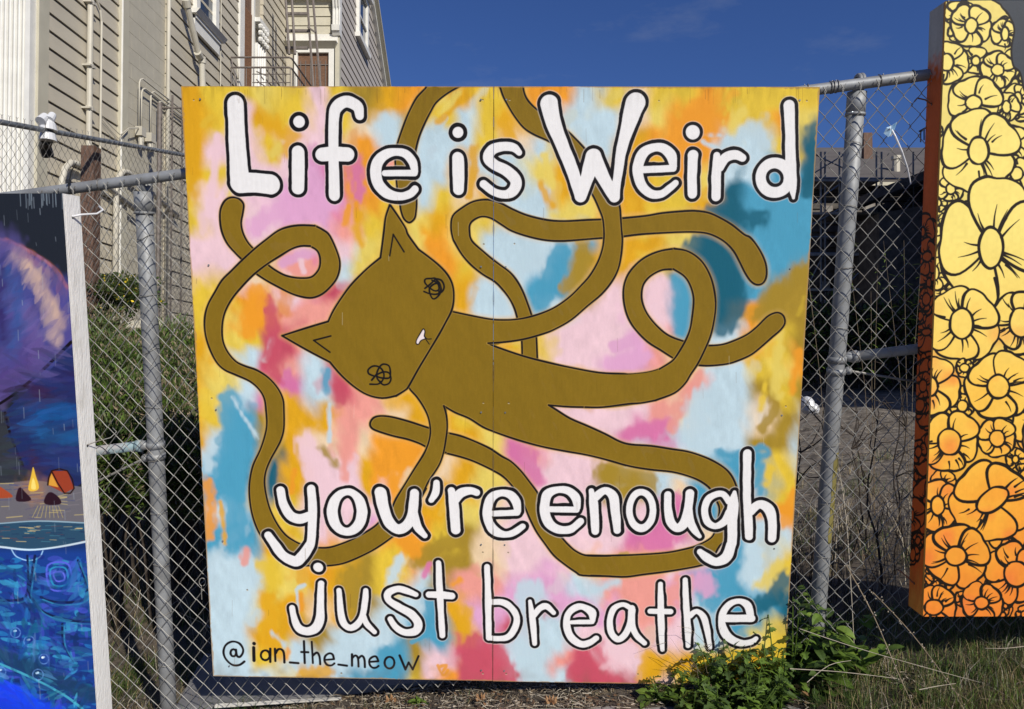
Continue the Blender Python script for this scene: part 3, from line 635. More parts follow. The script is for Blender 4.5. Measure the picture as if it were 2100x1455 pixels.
    c.rgb *= (1-.16*top)[..., None]
    bot = np.clip(1-(h-yy)/60., 0, 1)*np.clip(.35+vnoise(h, w, 18, 22, 95), 0, 1); c.rgb = c.rgb*(1-.3*bot[..., None])+lin((120, 100, 80))*.3*bot[..., None]
    for (x, y) in ((990,205),(1045,205),(397,205),(1351,207),(1654,207),(1055,500),(992,501),(991,826),(1043,826),(434,817),(990,1133),(1042,1133),(1611,833),(1038,1381),(990,1381),(1308,1382),(700,1381),(507,1210)):
        c.line([(x, y), (x+.4, y+.4)], 3.2, lin((96, 72, 40)), alpha=.8); c.line([(x-1, y+1.6), (x+1.5, y+1.8)], 1.2, lin((250, 235, 200)), alpha=.6)
    return c
def flower(c, base, cx, cy, rx, ry, R, n, ph, ink, seed, tilt=0, lw=4.2, stretch=1.0):
    r = np.random.default_rng(seed)
    for k in range(n):
        a = ph+2*math.pi*k/n+r.uniform(-.16, .16); L = R*r.uniform(.88, 1.08); W = R*math.sin(math.pi/n)*r.uniform(.9, 1.05)
        ca, sa = math.cos(a), math.sin(a)
        loc = [(.12, .22), (.42, .78), (.72, 1.0), (.93, .78), (1.0, .3), (.97, -.12), (.96, -.5), (.8, -.92), (.5, -.88), (.15, -.25)]
        P = [(cx+(u*L*ca-v*W*sa), cy+(u*L*sa+v*W*ca)*stretch) for u, v in loc]
        win, M = c.polymask(spline(P, 4, True))
        x0, y0, x1, y1 = win
        if M.shape[0] == 0: continue
        m = M[..., None]; c.rgb[y0:y1, x0:x1] = c.rgb[y0:y1, x0:x1]*(1-m)+base[y0:y1, x0:x1]*m
        c.line(P, lw*r.uniform(.8, 1.15), ink, n=4, wob=.3, closed=True)
    ct, st = math.cos(tilt), math.sin(tilt)
    C = [(cx+rx*math.cos(t)*ct-ry*math.sin(t)*st, cy+rx*math.cos(t)*st+ry*math.sin(t)*ct) for t in np.linspace(0, 2*math.pi, 12, endpoint=False)]
    C = [(x+r.uniform(-.04, .04)*rx, y+r.uniform(-.04, .04)*ry) for x, y in C]
    win, M = c.polymask(spline(C, 4, True)); x0, y0, x1, y1 = win
    if M.shape[0]:
        m = M[..., None]; c.rgb[y0:y1, x0:x1] = c.rgb[y0:y1, x0:x1]*(1-m)+base[y0:y1, x0:x1]*m
    c.line(C, lw*.95, ink, n=4, wob=.3, closed=True)
    for k in range(int(9+R/14)):
        a = r.uniform(0, 2*math.pi); e = r.uniform(.25, .5)*R
        u = (rx*ct*math.cos(a)-ry*st*math.sin(a), rx*st*math.cos(a)+ry*ct*math.sin(a)); q = math.hypot(*u)
        d = (u[0]/q, u[1]/q)
        s0 = 1.0 if r.random() < .75 else 1.5
        b = (cx+u[0]*s0, cy+u[1]*s0)
        c.line([b, (b[0]+d[0]*e*.5+d[1]*1.5, b[1]+d[1]*e*.5-d[0]*1.5), (b[0]+d[0]*e, b[1]+d[1]*e)], lw*.9, ink, taper=1)
FLOWERS = [(1992,53,13,16,44,5,.3,0),(2061,70,8,14,30,5,.5,0),(2001,125,9,10,28,4,.2,0),(1942,128,14,18,46,5,0,0),(2046,144,13,12,40,5,.5,0),(2087,203,9,14,32,5,.2,0),
 (2064,220,9,13,30,5,.9,0),(1997,211,17,15,56,5,.63,0),(1950,388,10,11,28,5,.4,0),(2077,293,12,13,37,5,.1,0),(2085,357,13,14,38,5,.6,0),(2007,310,21,28,82,5,.75,0),
 (1953,529,14,28,42,4,.5,0),(1916,560,10,16,34,5,.4,0),(2093,580,8,9,22,5,.3,0),(2094,470,9,14,40,5,.3,0),(2032,509,25,42,110,5,.95,0),(2094,662,24,30,62,5,.1,0),(1972,664,24,32,78,5,.5,0),
 (1978,755,10,9,19,5,.5,0),(1974,833,11,12,26,5,.2,0),(1909,793,14,20,60,5,.2,0),(2047,793,23,24,70,5,.35,0),(2045,900,16,17,40,5,.1,0),(1947,907,24,27,64,5,.3,0),
 (1923,1038,14,20,52,5,.8,0),(2061,1094,12,13,42,5,.2,0),(2035,1026,36,22,84,5,.2,-.6),(1905,1105,6,7,15,5,.1,0),(2084,1178,25,26,64,6,.2,0),(2054,1251,6,6,15,5,.4,0),(2030,1256,5,5,12,5,.4,0),
 (1960,1141,22,20,68,5,.9,0),(2013,1237,15,13,44,5,.35,0),(1915,1246,19,16,48,5,.2,0)]
def paint_flowers(corners, W=800, H=1600):
    c = Canvas(W, H, corners)
    ys = np.array([0, 480, 620, 760, 900, 1040, 1160, 1265]); cs = np.array([lin(a) for a in ((250,228,128),(250,228,126),(250,218,112),(250,206,92),(249,190,72),(246,172,60),(243,150,54),(240,138,52))])
    nz = 60*vnoise(H, W, 70, 60, 41)+24*vnoise(H, W, 26, 24, 42)
    yy = c.PY+nz*np.clip((c.PY-520)/300, 0, 1)
    c.rgb = np.stack([np.interp(yy, ys, cs[:, i]) for i in range(3)], -1)
    hot = np.clip((vnoise(H, W, 60, 55, 43)-.25)*1.6, 0, 1)*np.clip((c.PY-560)/250, 0, 1)
    c.rgb = c.rgb*(1-hot[..., None]*.75)+lin((240, 128, 60))*hot[..., None]*.75
    base = c.rgb.copy()
    ink = lin((34, 28, 22))
    c.rgb[:] = base*.9
    r = np.random.default_rng(12)
    fl = []
    for i in range(230):
        fl.append((r.uniform(1890, 2590), r.uniform(0, 1270), 7, 8, r.uniform(16, 30), 5, r.uniform(0, 1), 0))
    for i in range(70):
        fl.append((r.uniform(2135, 2590), r.uniform(0, 1270), r.uniform(12, 24), r.uniform(14, 28), r.uniform(38, 80), 5, r.uniform(0, 1), 0))
    k = 0
    for f in fl+FLOWERS:
        k += 1
        flower(c, base, f[0], f[1], f[2], f[3], f[4], f[5], f[6], ink, 100+k, tilt=f[7], lw=3.7+f[4]/45, stretch=1.0 if f[4] < 90 else 1.25)
    # slate ground left unpainted beside the bouquet, upper right
    P = [(2044, -30), (2052, 10), (2068, 30), (2080, 60), (2074, 100), (2078, 135), (2092, 150), (2102, 190), (2120, 205), (2200, 230), (2420, 190), (2640, 120), (2640, -40)]
    c.fill(P, lin((66, 71, 78)))
    c.line(P, 4, ink, closed=True)
    c.rgb *= (1+.04*vnoise(H, W, 9, 9, 44)+.03*vnoise(H, W, 50, 50, 45))[..., None]
    return c
def paint_flower_side(corners, W=100, H=1600):
    c = Canvas(W, H, corners)
    c.rgb[:] = lin((206, 92, 34))
    g = np.clip((c.PY-100-16*vnoise(H, W, 12, 12, 50))/40, 0, 1)[..., None]
    c.rgb = c.rgb*g + lin((176, 174, 170))*(1-g)
    g = np.clip((c.PY-1130-30*vnoise(H, W, 30, 12, 51))/120, 0, 1)[..., None]
    c.rgb = c.rgb*(1-g*.6)+lin((232, 170, 80))*g*.6
    c.rgb *= (1+.1*vnoise(H, W, 60, 20, 52)+.05*vnoise(H, W, 5, 5, 53))[..., None]
    base = c.rgb.copy(); ink = lin((30, 18, 12))
    r = np.random.default_rng(5)
    for i in range(46):
        y = r.uniform(440, 1180); x = np.interp(y, [0, 1265], [1909, 1862])+r.uniform(0, 34)
        flower(c, base, x, y, r.uniform(3, 10), r.uniform(6, 16), r.uniform(12, 34), 5, r.uniform(0, 1), ink, 700+i, lw=3.0, stretch=1.5)
    return c
def paint_night(corners, W=700, H=1400):
    c = Canvas(W, H, corners)
    N = lambda *a: lin(a)
    c.rgb[:] = N(33, 38, 48)
    S = c.soft
    # hooded shoulder with an orange rim, lilac and blue folds
    S([(-260, 700), (-120, 660), (0, 650), (60, 660), (90, 690)], 120, N(62, 66, 128), 14, 1)
    c.fill([(-300, 520), (-120, 470), (0, 488), (60, 512), (110, 546), (140, 590), (152, 640), (146, 700), (90, 755), (40, 800), (0, 826), (-120, 900), (-300, 930)], N(72, 74, 140))
    rr = np.random.default_rng(8)
    for i in range(46):
        x = rr.uniform(-150, 130); y = rr.uniform(540, 780)
        S([(x, y), (x+rr.uniform(-12, 12), y+rr.uniform(30, 70))], rr.uniform(6, 13), N(*[(54, 54, 122), (112, 98, 156), (44, 66, 136), (90, 66, 130)][i % 4]), 10, .45, seed=i)
    S([(30, 520), (70, 570), (100, 630), (115, 700)], 15, N(186, 160, 158), 10, .85); S([(60, 545), (100, 600), (128, 670)], 8, N(214, 180, 158), 8, .7)
    S([(20, 560), (40, 640), (30, 720)], 14, N(52, 84, 150), 12, .8); S([(5, 540), (0, 620), (8, 700)], 9, N(50, 36, 90), 10, .8)
    S([(60, 640), (80, 720), (60, 770)], 15, N(112, 96, 158), 12, .7); S([(100, 580), (135, 640), (140, 700)], 10, N(84, 74, 144), 9, .7)
    S([(0, 780), (50, 760), (100, 720)], 12, N(74, 60, 120), 10, .7); S([(90, 540), (130, 600)], 7, N(96, 84, 140), 8, .7)
    S([(-120, 474), (0, 491), (58, 514), (108, 548), (138, 590)], 3.5, N(206, 120, 100), 5, .8); S([(-60, 488), (0, 500), (50, 522), (100, 560)], 6, N(150, 110, 140), 6, .6)
    S([(20, 500), (-60, 500), (-140, 560)], 26, N(92, 84, 150), 20, .6); S([(-40, 620), (-30, 760)], 34, N(56, 50, 116), 22, .6); S([(60, 700), (20, 780), (-60, 830)], 22, N(86, 66, 130), 18, .6)
    keep = c.rgb.copy()
    drag(c, 520, (-120, 150, 490, 830), lambda x, y: math.atan2(y-430, x+40)+1.2, (6, 15), (26, 64), .2, 5, 10, (.18, .42))
    win, dm = c.polymask(spline([(-300, 520), (-120, 470), (0, 488), (60, 512), (110, 546), (140, 590), (152, 640), (146, 700), (90, 755), (40, 800), (0, 826), (-120, 900), (-300, 930)], 4, True)); dm = dm[..., None]
    c.rgb[win[1]:win[3]] = c.rgb[win[1]:win[3]]*dm+keep[win[1]:win[3]]*(1-dm); c.rgb[:win[1]] = keep[:win[1]]; c.rgb[win[3]:] = keep[win[3]:]
    c.line([(146, 702), (90, 757), (40, 800), (0, 828), (-60, 860)], 6, N(20, 14, 24))
    # the arm below and the dark hollow
    c.fill([(150, 712), (95, 768), (45, 812), (12, 850), (25, 900), (45, 950), (52, 985), (170, 990), (175, 760)], N(34, 44, 96))
    S([(70, 850), (110, 840), (160, 850)], 16, N(24, 84, 150), 14, .8); S([(60, 880), (110, 890), (165, 900)], 14, N(26, 96, 156), 14, .7); S([(120, 770), (140, 790)], 14, N(40, 40, 96), 10, .8)
    S([(110, 930), (150, 950)], 20, N(38, 58, 120), 12, .8); S([(70, 800), (100, 820)], 14, N(52, 30, 66), 10, .8); S([(65, 930), (75, 970)], 9, N(60, 40, 70), 9, .8)
    c.fill([(-100, 846), (8, 846), (22, 900), (44, 952), (52, 986), (-100, 992)], N(50, 54, 62)); c.line([(10, 846), (24, 900), (45, 950), (53, 985)], 5, N(28, 18, 28))
    drag(c, 260, (10, 175, 720, 985), lambda x, y: .05+.3*math.sin(y*.02), (6, 14), (30, 70), .3, 6, 14, (.25, .6))
    # beach with camp fire and tent
    c.fill([(-100, 1000), (20, 990), (70, 985), (175, 1000), (180, 1072), (-100, 1075)], N(108, 104, 112), smooth=False)
    S([(70, 1004)], 26, N(190, 130, 70), 18, .4, seed=9)
    for i in range(60):
        x = rr.uniform(-40, 165); y = rr.uniform(990, 1064)
        c.line([(x, y), (x+rr.uniform(12, 34), y+rr.uniform(-6, 3))], rr.uniform(6, 13), N(*[(206, 186, 120), (70, 78, 120), (130, 124, 130), (90, 84, 116)][i % 4]), taper=2, alpha=.7)
    for i in range(8): c.line([(66+i*9, 1062), (78+i*6, 1038)], 4, N(218, 196, 104), taper=2)
    c.fill([(58, 1004), (64, 975), (68, 958), (73, 975), (80, 1000), (70, 1008)], N(236, 190, 66)); c.fill([(64, 1002), (68, 980), (74, 1002)], N(252, 226, 120))
    c.fill([(98, 995), (106, 966), (138, 966), (152, 1002), (132, 1012)], N(156, 64, 40), smooth=False); c.fill([(98, 995), (105, 970), (120, 1000)], N(222, 160, 60), smooth=False)
    c.line([(98, 995), (106, 966), (138, 966), (152, 1002), (132, 1012), (106, 967)], 3, N(40, 18, 16), n=2)
    c.fill([(34, 1028), (36, 1006), (42, 1000), (50, 1008), (64, 1026)], N(44, 22, 34)); c.fill([(90, 1030), (96, 1014), (106, 1010), (122, 1022), (124, 1034), (100, 1036)], N(44, 22, 34))
    c.fill([(-20, 1020), (-5, 1000), (6, 1002), (26, 1020)], N(170, 76, 44))
    # rim of the glass, water, glints
    c.fill([(-120, 1085), (0, 1074), (70, 1070), (178, 1074), (182, 1110), (120, 1120), (60, 1128), (0, 1124), (-120, 1118)], N(44, 78, 104))
    for i in range(60):
        x = rr.uniform(-30, 168); y = rr.uniform(1078, 1116); c.line([(x, y), (x+rr.uniform(8, 24), y+rr.uniform(-1, 1))], rr.uniform(4, 8), N(*[(226, 200, 140), (28, 44, 84), (110, 66, 70), (70, 130, 150)][i % 4]), taper=2)
    c.line([(-60, 1078), (0, 1074), (80, 1069), (175, 1073)], 2.5, N(150, 180, 196)); 
    c.fill([(-140, 1122), (0, 1124), (60, 1128), (120, 1122), (182, 1112), (300, 1900), (-300, 1900)], N(24, 52, 112), smooth=False)
    c.line([(-60, 1118), (0, 1122), (60, 1128), (120, 1122), (182, 1110)], 4, N(206, 222, 232))
    c.line([(24, 1128), (34, 1142), (58, 1150), (80, 1144), (88, 1130)], 2.5, N(170, 196, 216), alpha=.8)
    # blocky brush strokes of the deep water
    for i in range(420):
        x = rr.uniform(-60, 195); y = rr.uniform(1140, 1500); a = rr.choice([0, 1, 2])
        col = [(34, 98, 146), (24, 34, 98), (60, 66, 150), (24, 80, 108), (16, 36, 74), (54, 128, 158)][int(rr.integers(0, 6))]
        L = rr.uniform(14, 42)
        d = (L, rr.uniform(-4, 6)) if a else (rr.uniform(-4, 4), L)
        c.line([(x, y), (x+d[0]*.5+rr.uniform(-2, 2), y+d[1]*.5+rr.uniform(-2, 2)), (x+d[0], y+d[1])], rr.uniform(6, 14), N(*col), taper=2, alpha=rr.uniform(.4, .85))
    for P in ([(56, 1140), (58, 1190), (50, 1226), (10, 1232), (-40, 1228)], [(68, 1230), (60, 1215), (70, 1150), (72, 1140)], [(68, 1230), (90, 1256), (140, 1272), (186, 1276)], [(128, 1280), (130, 1320), (150, 1355)], [(160, 1150), (178, 1200), (172, 1230), (120, 1236), (84, 1225)]):
        c.line(P, 5, N(18, 26, 58)); c.line([(x+4, y+5) for x, y in P], 3, N(52, 124, 150), alpha=.7)
    for k in range(3): c.line([(98+6*k, 1160+8*k), (140-6*k, 1158+8*k), (144-6*k, 1205-8*k), (104+6*k, 1208-8*k)], 3.5, N(*((84, 84, 176), (40, 120, 150), (96, 92, 180))[k]), closed=True)
    S([(0, 1340), (60, 1370), (130, 1400), (190, 1425)], 17, N(24, 50, 74), 8, .9); c.line([(-10, 1358), (60, 1388), (130, 1425), (170, 1455)], 5, N(70, 150, 160), alpha=.8)
    S([(-60, 1440), (0, 1420), (60, 1450), (120, 1480)], 26, N(20, 54, 186), 12, .95); S([(0, 1480), (100, 1520), (180, 1560)], 50, N(22, 50, 170), 20, .95)
    for (x, y, r) in ((32, 1298, 10), (60, 1316, 11), (90, 1352, 10), (78, 1384, 11), (2, 1378, 10)):
        c.line([(x+r*math.cos(t), y+r*math.sin(t)) for t in np.linspace(0, 6, 10)], 2, N(110, 140, 190), alpha=.6); c.line([(x-3, y-3), (x, y-4)], 4, N(230, 236, 240))
    drag(c, 320, (-30, 195, 1160, 1455), lambda x, y: .4+.9*math.sin(x*.03)+.6*math.sin(y*.025), (4, 10), (20, 50), .3, 7, 10, (.3, .6))
    deep = np.clip((c.PY-1122)/14, 0, 1)[..., None]; c.rgb = c.rgb*(1-deep)+c.rgb*np.array([1.15, 1.5, 1.75])*deep
    for i in range(70):      # rain scratches
        x = rr.uniform(-20, 190); y = rr.uniform(398, 1440); c.line([(x, y), (x+1, y+rr.uniform(6, 26))], rr.uniform(.5, 1.4), N(170, 182, 196), alpha=rr.uniform(.15, .6))
    for i in range(16):
        x = rr.uniform(-10, 130); c.line([(x, 398), (x+1, 398+rr.uniform(10, 34))], 1.3, N(150, 165, 178), alpha=.6)
    return c
# ------------------------------------------------------------------ ground
def sstep(a, b, x):
    t = min(max((x-a)/(b-a), 0), 1); return t*t*(3-2*t)
def sw_edge(x): return 3.10 + (0 if x > -.3 else max((x+.3)*.12, -.12)) - max(x-1.12, 0)*1.9
def gz(x, y):
    xs = max(min(x, 5), -4)
    z = -.055+.03*xs+.16*max(xs-1.05, 0)+.09*min(xs, 0)
    zb = z
    z += sstep(3.9, 8.2, y)*2.0*sstep(.6, -1.6, x)          # weedy bank below the house
    z += sstep(8, 14, y)*.28*sstep(0, 3, x)
    if y < sw_edge(x)-.02: z = zb-.02
    return z
mb = MB()
xs = [-400, -120, -40, -20, -12, -8]+[-6+i*.25 for i in range(57)]+[9, 11, 14, 20, 40, 120, 400]
ys = [-60, -20, -6, -2, 0, 1, 1.4, 1.7, 2, 2.2, 2.4, 2.6, 2.75, 2.9, 2.97]+[3.04+i*.06 for i in range(10)]+[3.7+i*.2 for i in range(57)]+[15.5, 17, 20, 26, 40, 80, 200, 900]
for x in xs:
    for y in ys:
        n = math.sin(x*7.3+y*3.1)*math.sin(x*2.9-y*5.7)*.02 if (y > 3.05 and y < 15 and abs(x) < 9) else 0
        mb.v.append((x, y, gz(x, y)+n))
ny = len(ys)
for i in range(len(xs)-1):
    for j in range(ny-1):
        a = i*ny+j; mb.f.append((a, a+ny, a+ny+1, a+1)); mb.m.append(1 if (xs[i] > .6 and ys[j] > 5.0) else 0)
tag(obj('ground', mb, [M['dirt'], M['dry_lot']], smooth=True), kind='structure')
mb = MB(); n = 60; r9 = random.Random(4)
for i in range(n+1):
    x = -3.2+i*6.0/n; e = max(sw_edge(x)+.012*math.sin(x*5.1)+.006*math.sin(x*17)+r9.uniform(-.005, .005), -1.2)
    for y, dz in ((-1.5, 0), (e, 0), (e+.012, -.04)): mb.v.append((x, y, gz(x, -3)+.02+dz))
for i in range(n):
    for j in range(2):
        a = i*3+j; mb.f.append((a, a+3, a+4, a+1)); mb.m.append(0)
tag(obj('sidewalk', mb, M['concrete']), kind='structure')

# ------------------------------------------------------------------ left house
def py2z(py, Y): return CAMZ + Y*((727.5-py)/F*math.cos(PITCH)+math.sin(PITCH))/(math.cos(PITCH)-(727.5-py)/F*math.sin(PITCH))
def Yw(px, X=-5.0): return X*F/(px-1050)*math.cos(PITCH)      # depth of a photo column on the plane x = X (near eye level)
house = thing('clapboard_house', 'tall beige clapboard house with white trim and fire escape rising behind the left fence', 'house', (-5, 10, 1))
def part(name, mb, m, parent=house, smooth=False): return obj(name, mb, m, parent, smooth)
mb = MB(); mb.box(-9, -5.06, 7.70, 16.2, -1, 11.6); mb.box(-9, -5.06, 16.2, 24, -1, 12.0); mb.box(-5.06, -3.88, 16.26, 22.0, 1, 9.4); part('wall', mb, M['siding'])
def board_x(X, y0, y1, z0, h):
    """one lapped clapboard on a wall facing +x: butt proud, shadow gap below"""
    b = MB()
    b.hexa([(X-.06, y0, z0), (X+.012, y0, z0), (X+.012, y1, z0), (X-.06, y1, z0), (X-.06, y0, z0+h-.014), (X-.006, y0, z0+h-.014), (X-.006, y1, z0+h-.014), (X-.06, y1, z0+h-.014)])
    return b
def boards(X, y0, y1, z0, z1, pitch, m, endf=None):
    z = z0; first = None
    while z < z1:
        ye = y1 if endf is None else min(y1, endf(z+pitch/2))
        if ye > y0+.1:
            if endf is None and first is not None:
                o = first.copy(); COL.objects.link(o); o.parent = house; o.location = (0, 0, z-z0)
            else:
                o = part('clapboard', board_x(X, y0, ye, z, pitch), m)
                if first is None: first = o
        z += pitch
y85, y235, y250, y335, y483, y492 = 7.87, 9.31, 9.48, 10.61, 13.38, 13.60
boards(-5, y85+.02, y235, 1.0, 10.6, .192, M['siding'])
boards(-5, y335, y483, 1.0, 10.6, .2025, M['siding'])
boards(-5, 14.72, 16.24, 4.4, 10.6, .205, M['siding'])
boards(-3.82, 16.32, 21.9, 6.2, 11.9, .213, M['siding_warm'], endf=lambda z: 19.75+1.37*(11.25-z))
# trims
mb = MB(); mb.box(-5.06, -4.97, 7.70, y85, 1, 11); part('corner_board', mb, M['trim_beige'])
mb = MB(); mb.box(-5.06, -4.955, y235, y250, 1, 11); part('corner_board', mb, M['trim_beige'])
mb = MB(); mb.tube([(-4.95, y235, 1), (-4.95, y235, 11)], .012, 6); part('corner_bead', mb, M['white_paint'])
mb = MB(); mb.box(-5.06, -4.96, y483, y492, 1, 11); part('corner_board', mb, M['white_paint'])
mb = MB(); mb.tube([(-4.97, y335, 1), (-4.97, y335, 11)], .03, 8); part('standpipe', mb, M['pipe_beige'], smooth=True)
# painted block infill
mb = MB(); mb.box(-5.06, -5.035, y250, y335, 1, 7.02); part('mortar_bed', mb, M['mortar'])
blk = {}
for row in range(30):
    z = 1.0+row*.2; off = .2 if row % 2 else 0
    y = y250-off
    while y < y335-.02:
        a = max(y, y250)+.002; b = min(y+.4, y335)-.003; key = (round(b-a, 3), round(a, 3))
        if b-a > .03:
            if key in blk:
                o = blk[key][0].copy(); COL.objects.link(o); o.parent = house; o.location = (0, 0, z-blk[key][1])
            else:
                q = MB(); q.box(-5.04, -5.02, a, b, z+.0015, z+.1975); blk[key] = (part('block', q, M['block']), z)
        y += .4
mb = MB(); mb.box(-5.06, -5.02, y250, y335, 7.0, 11); part('block_wall', mb, M['block'])
# fluted white pilaster facing the street
mb = MB(); k = 0; x = -5.03; pit = .0475
mb.box(-5.05, -5.0, 7.60, 7.71, 1, 9)
while x > -6.6:
    c = x-pit/2
    mb.hexa([(x-pit*.92, 7.66, 1), (x-pit*.08, 7.66, 1), (x-pit*.08, 7.7, 1), (x-pit*.92, 7.7, 1), (x-pit*.92, 7.66, 9), (x-pit*.08, 7.66, 9), (x-pit*.08, 7.7, 9), (x-pit*.92, 7.7, 9)])
    mb.tube([(c, 7.66, 1), (c, 7.66, 9)], pit*.36, 8)
    x -= pit
part('fluted_pilaster', mb, M['white_paint'])
# big standpipe and its thinner companion
for px, r, zt, nm in ((177, .033, 0, 'downpipe'), (204, .014, 1, 'conduit')):
    Y = Yw(px, -4.94); mb = MB(); z1 = py2z(6, Y) if zt == 0 else py2z(45, Y)
    if zt == 0: pts = [(-4.94, Y, 1), (-4.94, Y, z1)]
    else: pts = [(-4.96, Y, 1), (-4.96, Y, z1), (-4.96, Y-.03, z1+.13), (-4.96, Y-.14, z1+.24), (-4.96, Yw(180, -4.95), z1+.38)]
    mb.tube(pts, r, 10)
    if zt == 0:
        for q in (py2z(140, Y), py2z(227, Y), py2z(10, Y)): mb.tube([(-4.94, Y, q), (-4.94, Y, q+.05)], r*1.3, 10); mb.box(-5, -4.9, Y-.06, Y+.06, q+.01, q+.03)
    part(nm, mb, M['pipe_beige'], smooth=False)
# hooked conduits feeding the far meters
for k, (px, ytop) in enumerate(((280, 158), (285, 178), (304, 185), (319, 205))):
    Y = Yw(px, -4.96); zt = py2z(ytop, Y); mb = MB()
    Ye = 13.3
    mb.tube([(-4.96, Y, py2z(262+5*k, Y)), (-4.96, Y, zt-.08), (-4.955, Y+.02, zt-.03), (-4.95, Y+.07, zt), (-4.95, Y+.16, zt), (-4.95, Ye, zt-.02)], .011, 8)
    part('conduit', mb, M['pipe_beige'], smooth=True)
for px, ya in ((283, 262), (303, 275)):
    Y = Yw(px, -4.96); mb = MB(); z = py2z(ya, Y); mb.box(-5, -4.91, Y-.06, Y+.06, z-.12, z); mb.tube([(-4.95, Y, z-.24), (-4.95, Y, z-.12)], .035, 8); part('junction_box', mb, M['pipe_beige'])
mb = MB(); Y0 = Yw(200, -4.96); Y1 = Yw(280, -4.96)
mb.tube([(-4.96, Y0, py2z(236, Y0)), (-4.95, Y0+.25, py2z(262, Y0+.25)), (-4.93, Yw(230), py2z(277, Yw(230))), (-4.93, Yw(248), py2z(263, Yw(248))), (-4.95, Y1, py2z(262, Y1))], .006, 5)
mb.tube([(-4.96, Y0, py2z(242, Y0)), (-4.95, Y0+.25, py2z(272, Y0+.25)), (-4.93, Yw(228), py2z(286, Yw(228))), (-4.93, Yw(248), py2z(265, Yw(248))), (-4.95, Y1, py2z(264, Y1))], .005, 5)
part('loose_cable', mb, M['pipe_beige'])
# low pipes on the wall seen through the wire
for (px, py, w) in ((126, 325, .32), (238, 345, .28)):
    Y = Yw(px, -4.9); zt = py2z(py, Y); mb = MB()
    mb.tube([(-4.92, Y, 1.0), (-4.92, Y, zt-.25), (-4.92, Y+.05, zt-.1), (-4.92, Y+.16, zt), (-4.92, Y+w, zt+.02), (-4.92, Y+w+1.4, zt-.25)], .035, 10); part('vent_pipe', mb, M['pipe_beige'], smooth=True)
# downspout with its slanting offset
P = [(374, -40), (376, 8), (379, 20), (402, 112), (409, 124), (411, 178), (412, 230)]
Ys = [11.20, 11.22, 11.25, 11.62, 11.74, 11.78, 11.80]
pts = []
for (px, py), Y in zip(P, Ys): pts.append((-4.88, Yw(px, -4.88), py2z(py, Yw(px, -4.88))))
pts[-1] = (-4.88, pts[-2][1], 1.0); pts[0] = (-4.88, pts[1][1]-.01, 10.4)
mb = MB(); mb.tube(pts, .046, 12)
for q in (1, 3, 4): p = Vector(pts[q]); d = (Vector(pts[q+1])-Vector(pts[q])).normalized(); mb.tube([p-d*.05, p+d*.05], .058, 12)
part('downspout', mb, M['pipe_beige'], smooth=False)
mb = MB(); Y = Yw(447.5, -4.97); mb.tube([(-4.97, Y, 1), (-4.97, Y, 11)], .011, 6); part('conduit', mb, M['pipe_beige'])
# first floor window
def window_x(X, y0, y1, z0, z1, fw=.12, sill=True, mid=None, glass='glass_dark', hood=False):
    f = MB(); f.box(X-.05, X+.06, y0, y0+fw, z0, z1); f.box(X-.05, X+.06, y1-fw, y1, z0, z1); f.box(X-.05, X+.06, y0+fw, y1-fw, z1-fw, z1); f.box(X-.05, X+.05, y0+fw, y1-fw, z0, z0+.06)
    if mid: f.box(X-.05, X+.035, y0+fw, y1-fw, mid, mid+.05)
    w = part('window', f, M['white_paint'])
    g = MB(); g.box(X-.05, X-.005+.002, y0+fw, y1-fw, z0+.06, z1-fw); obj('pane', g, M[glass], w)
    if sill:
        s = MB()
        s.hexa([(X-.02, y0-.12, z0-.07), (X+.10, y0-.12, z0-.07), (X+.10, y1+.12, z0-.07), (X-.02, y1+.12, z0-.07), (X-.02, y0-.12, z0), (X+.16, y0-.12, z0), (X+.16, y1+.12, z0), (X-.02, y1+.12, z0)])
        s.box(X-.02, X+.05, y0-.05, y1+.05, z0-.30, z0-.07); s.box(X-.02, X+.075, y0-.05, y1+.05, z0-.12, z0-.07)
        obj('sill', s, M['white_paint'], w)
    if hood:
        s = MB(); s.box(X-.02, X+.16, y0-.1, y1+.1, z1, z1+.09); obj('hood', s, M['white_paint'], w)
    return w
window_x(-4.99, 11.46, 12.34, 6.97, 9.2, fw=.13)
window_x(-3.80, 17.95, 19.15, 9.62, 10.95, fw=.13, mid=10.15, hood=True, sill=False)
mb = MB(); mb.box(-3.84, -3.70, 17.85, 19.25, 9.50, 9.62); part('window_sill', mb, M['white_paint'])
# narrow tall window beside a pilaster
mb = MB(); mb.box(-5.06, -4.99, 13.6, 13.66, 4.4, 11); mb.box(-5.06, -4.985, 14.14, 14.22, 4.4, 11); mb.box(-5.06, -5.0, 13.66, 14.14, 6.4, 6.47); w2 = part('window', mb, M['white_paint'])
mb = MB(); mb.box(-5.06, -5.03, 13.66, 14.14, 4.4, 8.6); obj('curtain', mb, M['curtain'], w2)
mb = MB()
for i in range(7): mb.tube([(-5.02, 13.69+i*.07, 4.4), (-5.02, 13.69+i*.07, 8.2)], .012, 6)
obj('curtain_fold', mb, M['curtain'], w2)
mb = MB(); mb.box(-5.06, -5.02, 13.66, 14.14, 8.6, 10.4); obj('pane', mb, M['glass_dark'], w2)
mb = MB(); mb.box(-5.06, -4.94, 14.24, 14.70, 4.4, 7.72)
for i in range(4): mb.tube([(-4.94, 14.30+i*.115, 4.4), (-4.94, 14.30+i*.115, 7.7)], .03, 8)
pil = part('pilaster', mb, M['white_paint'])
mb = MB()
for i in range(4):
    for j in range(3): mb.ico((-4.9, 14.28+i*.12, 7.80+j*.13), .055, n=6, k=4)
mb.box(-5.06, -4.88, 14.2, 14.74, 8.12, 8.2); obj('capital', mb, M['white_paint'], pil)
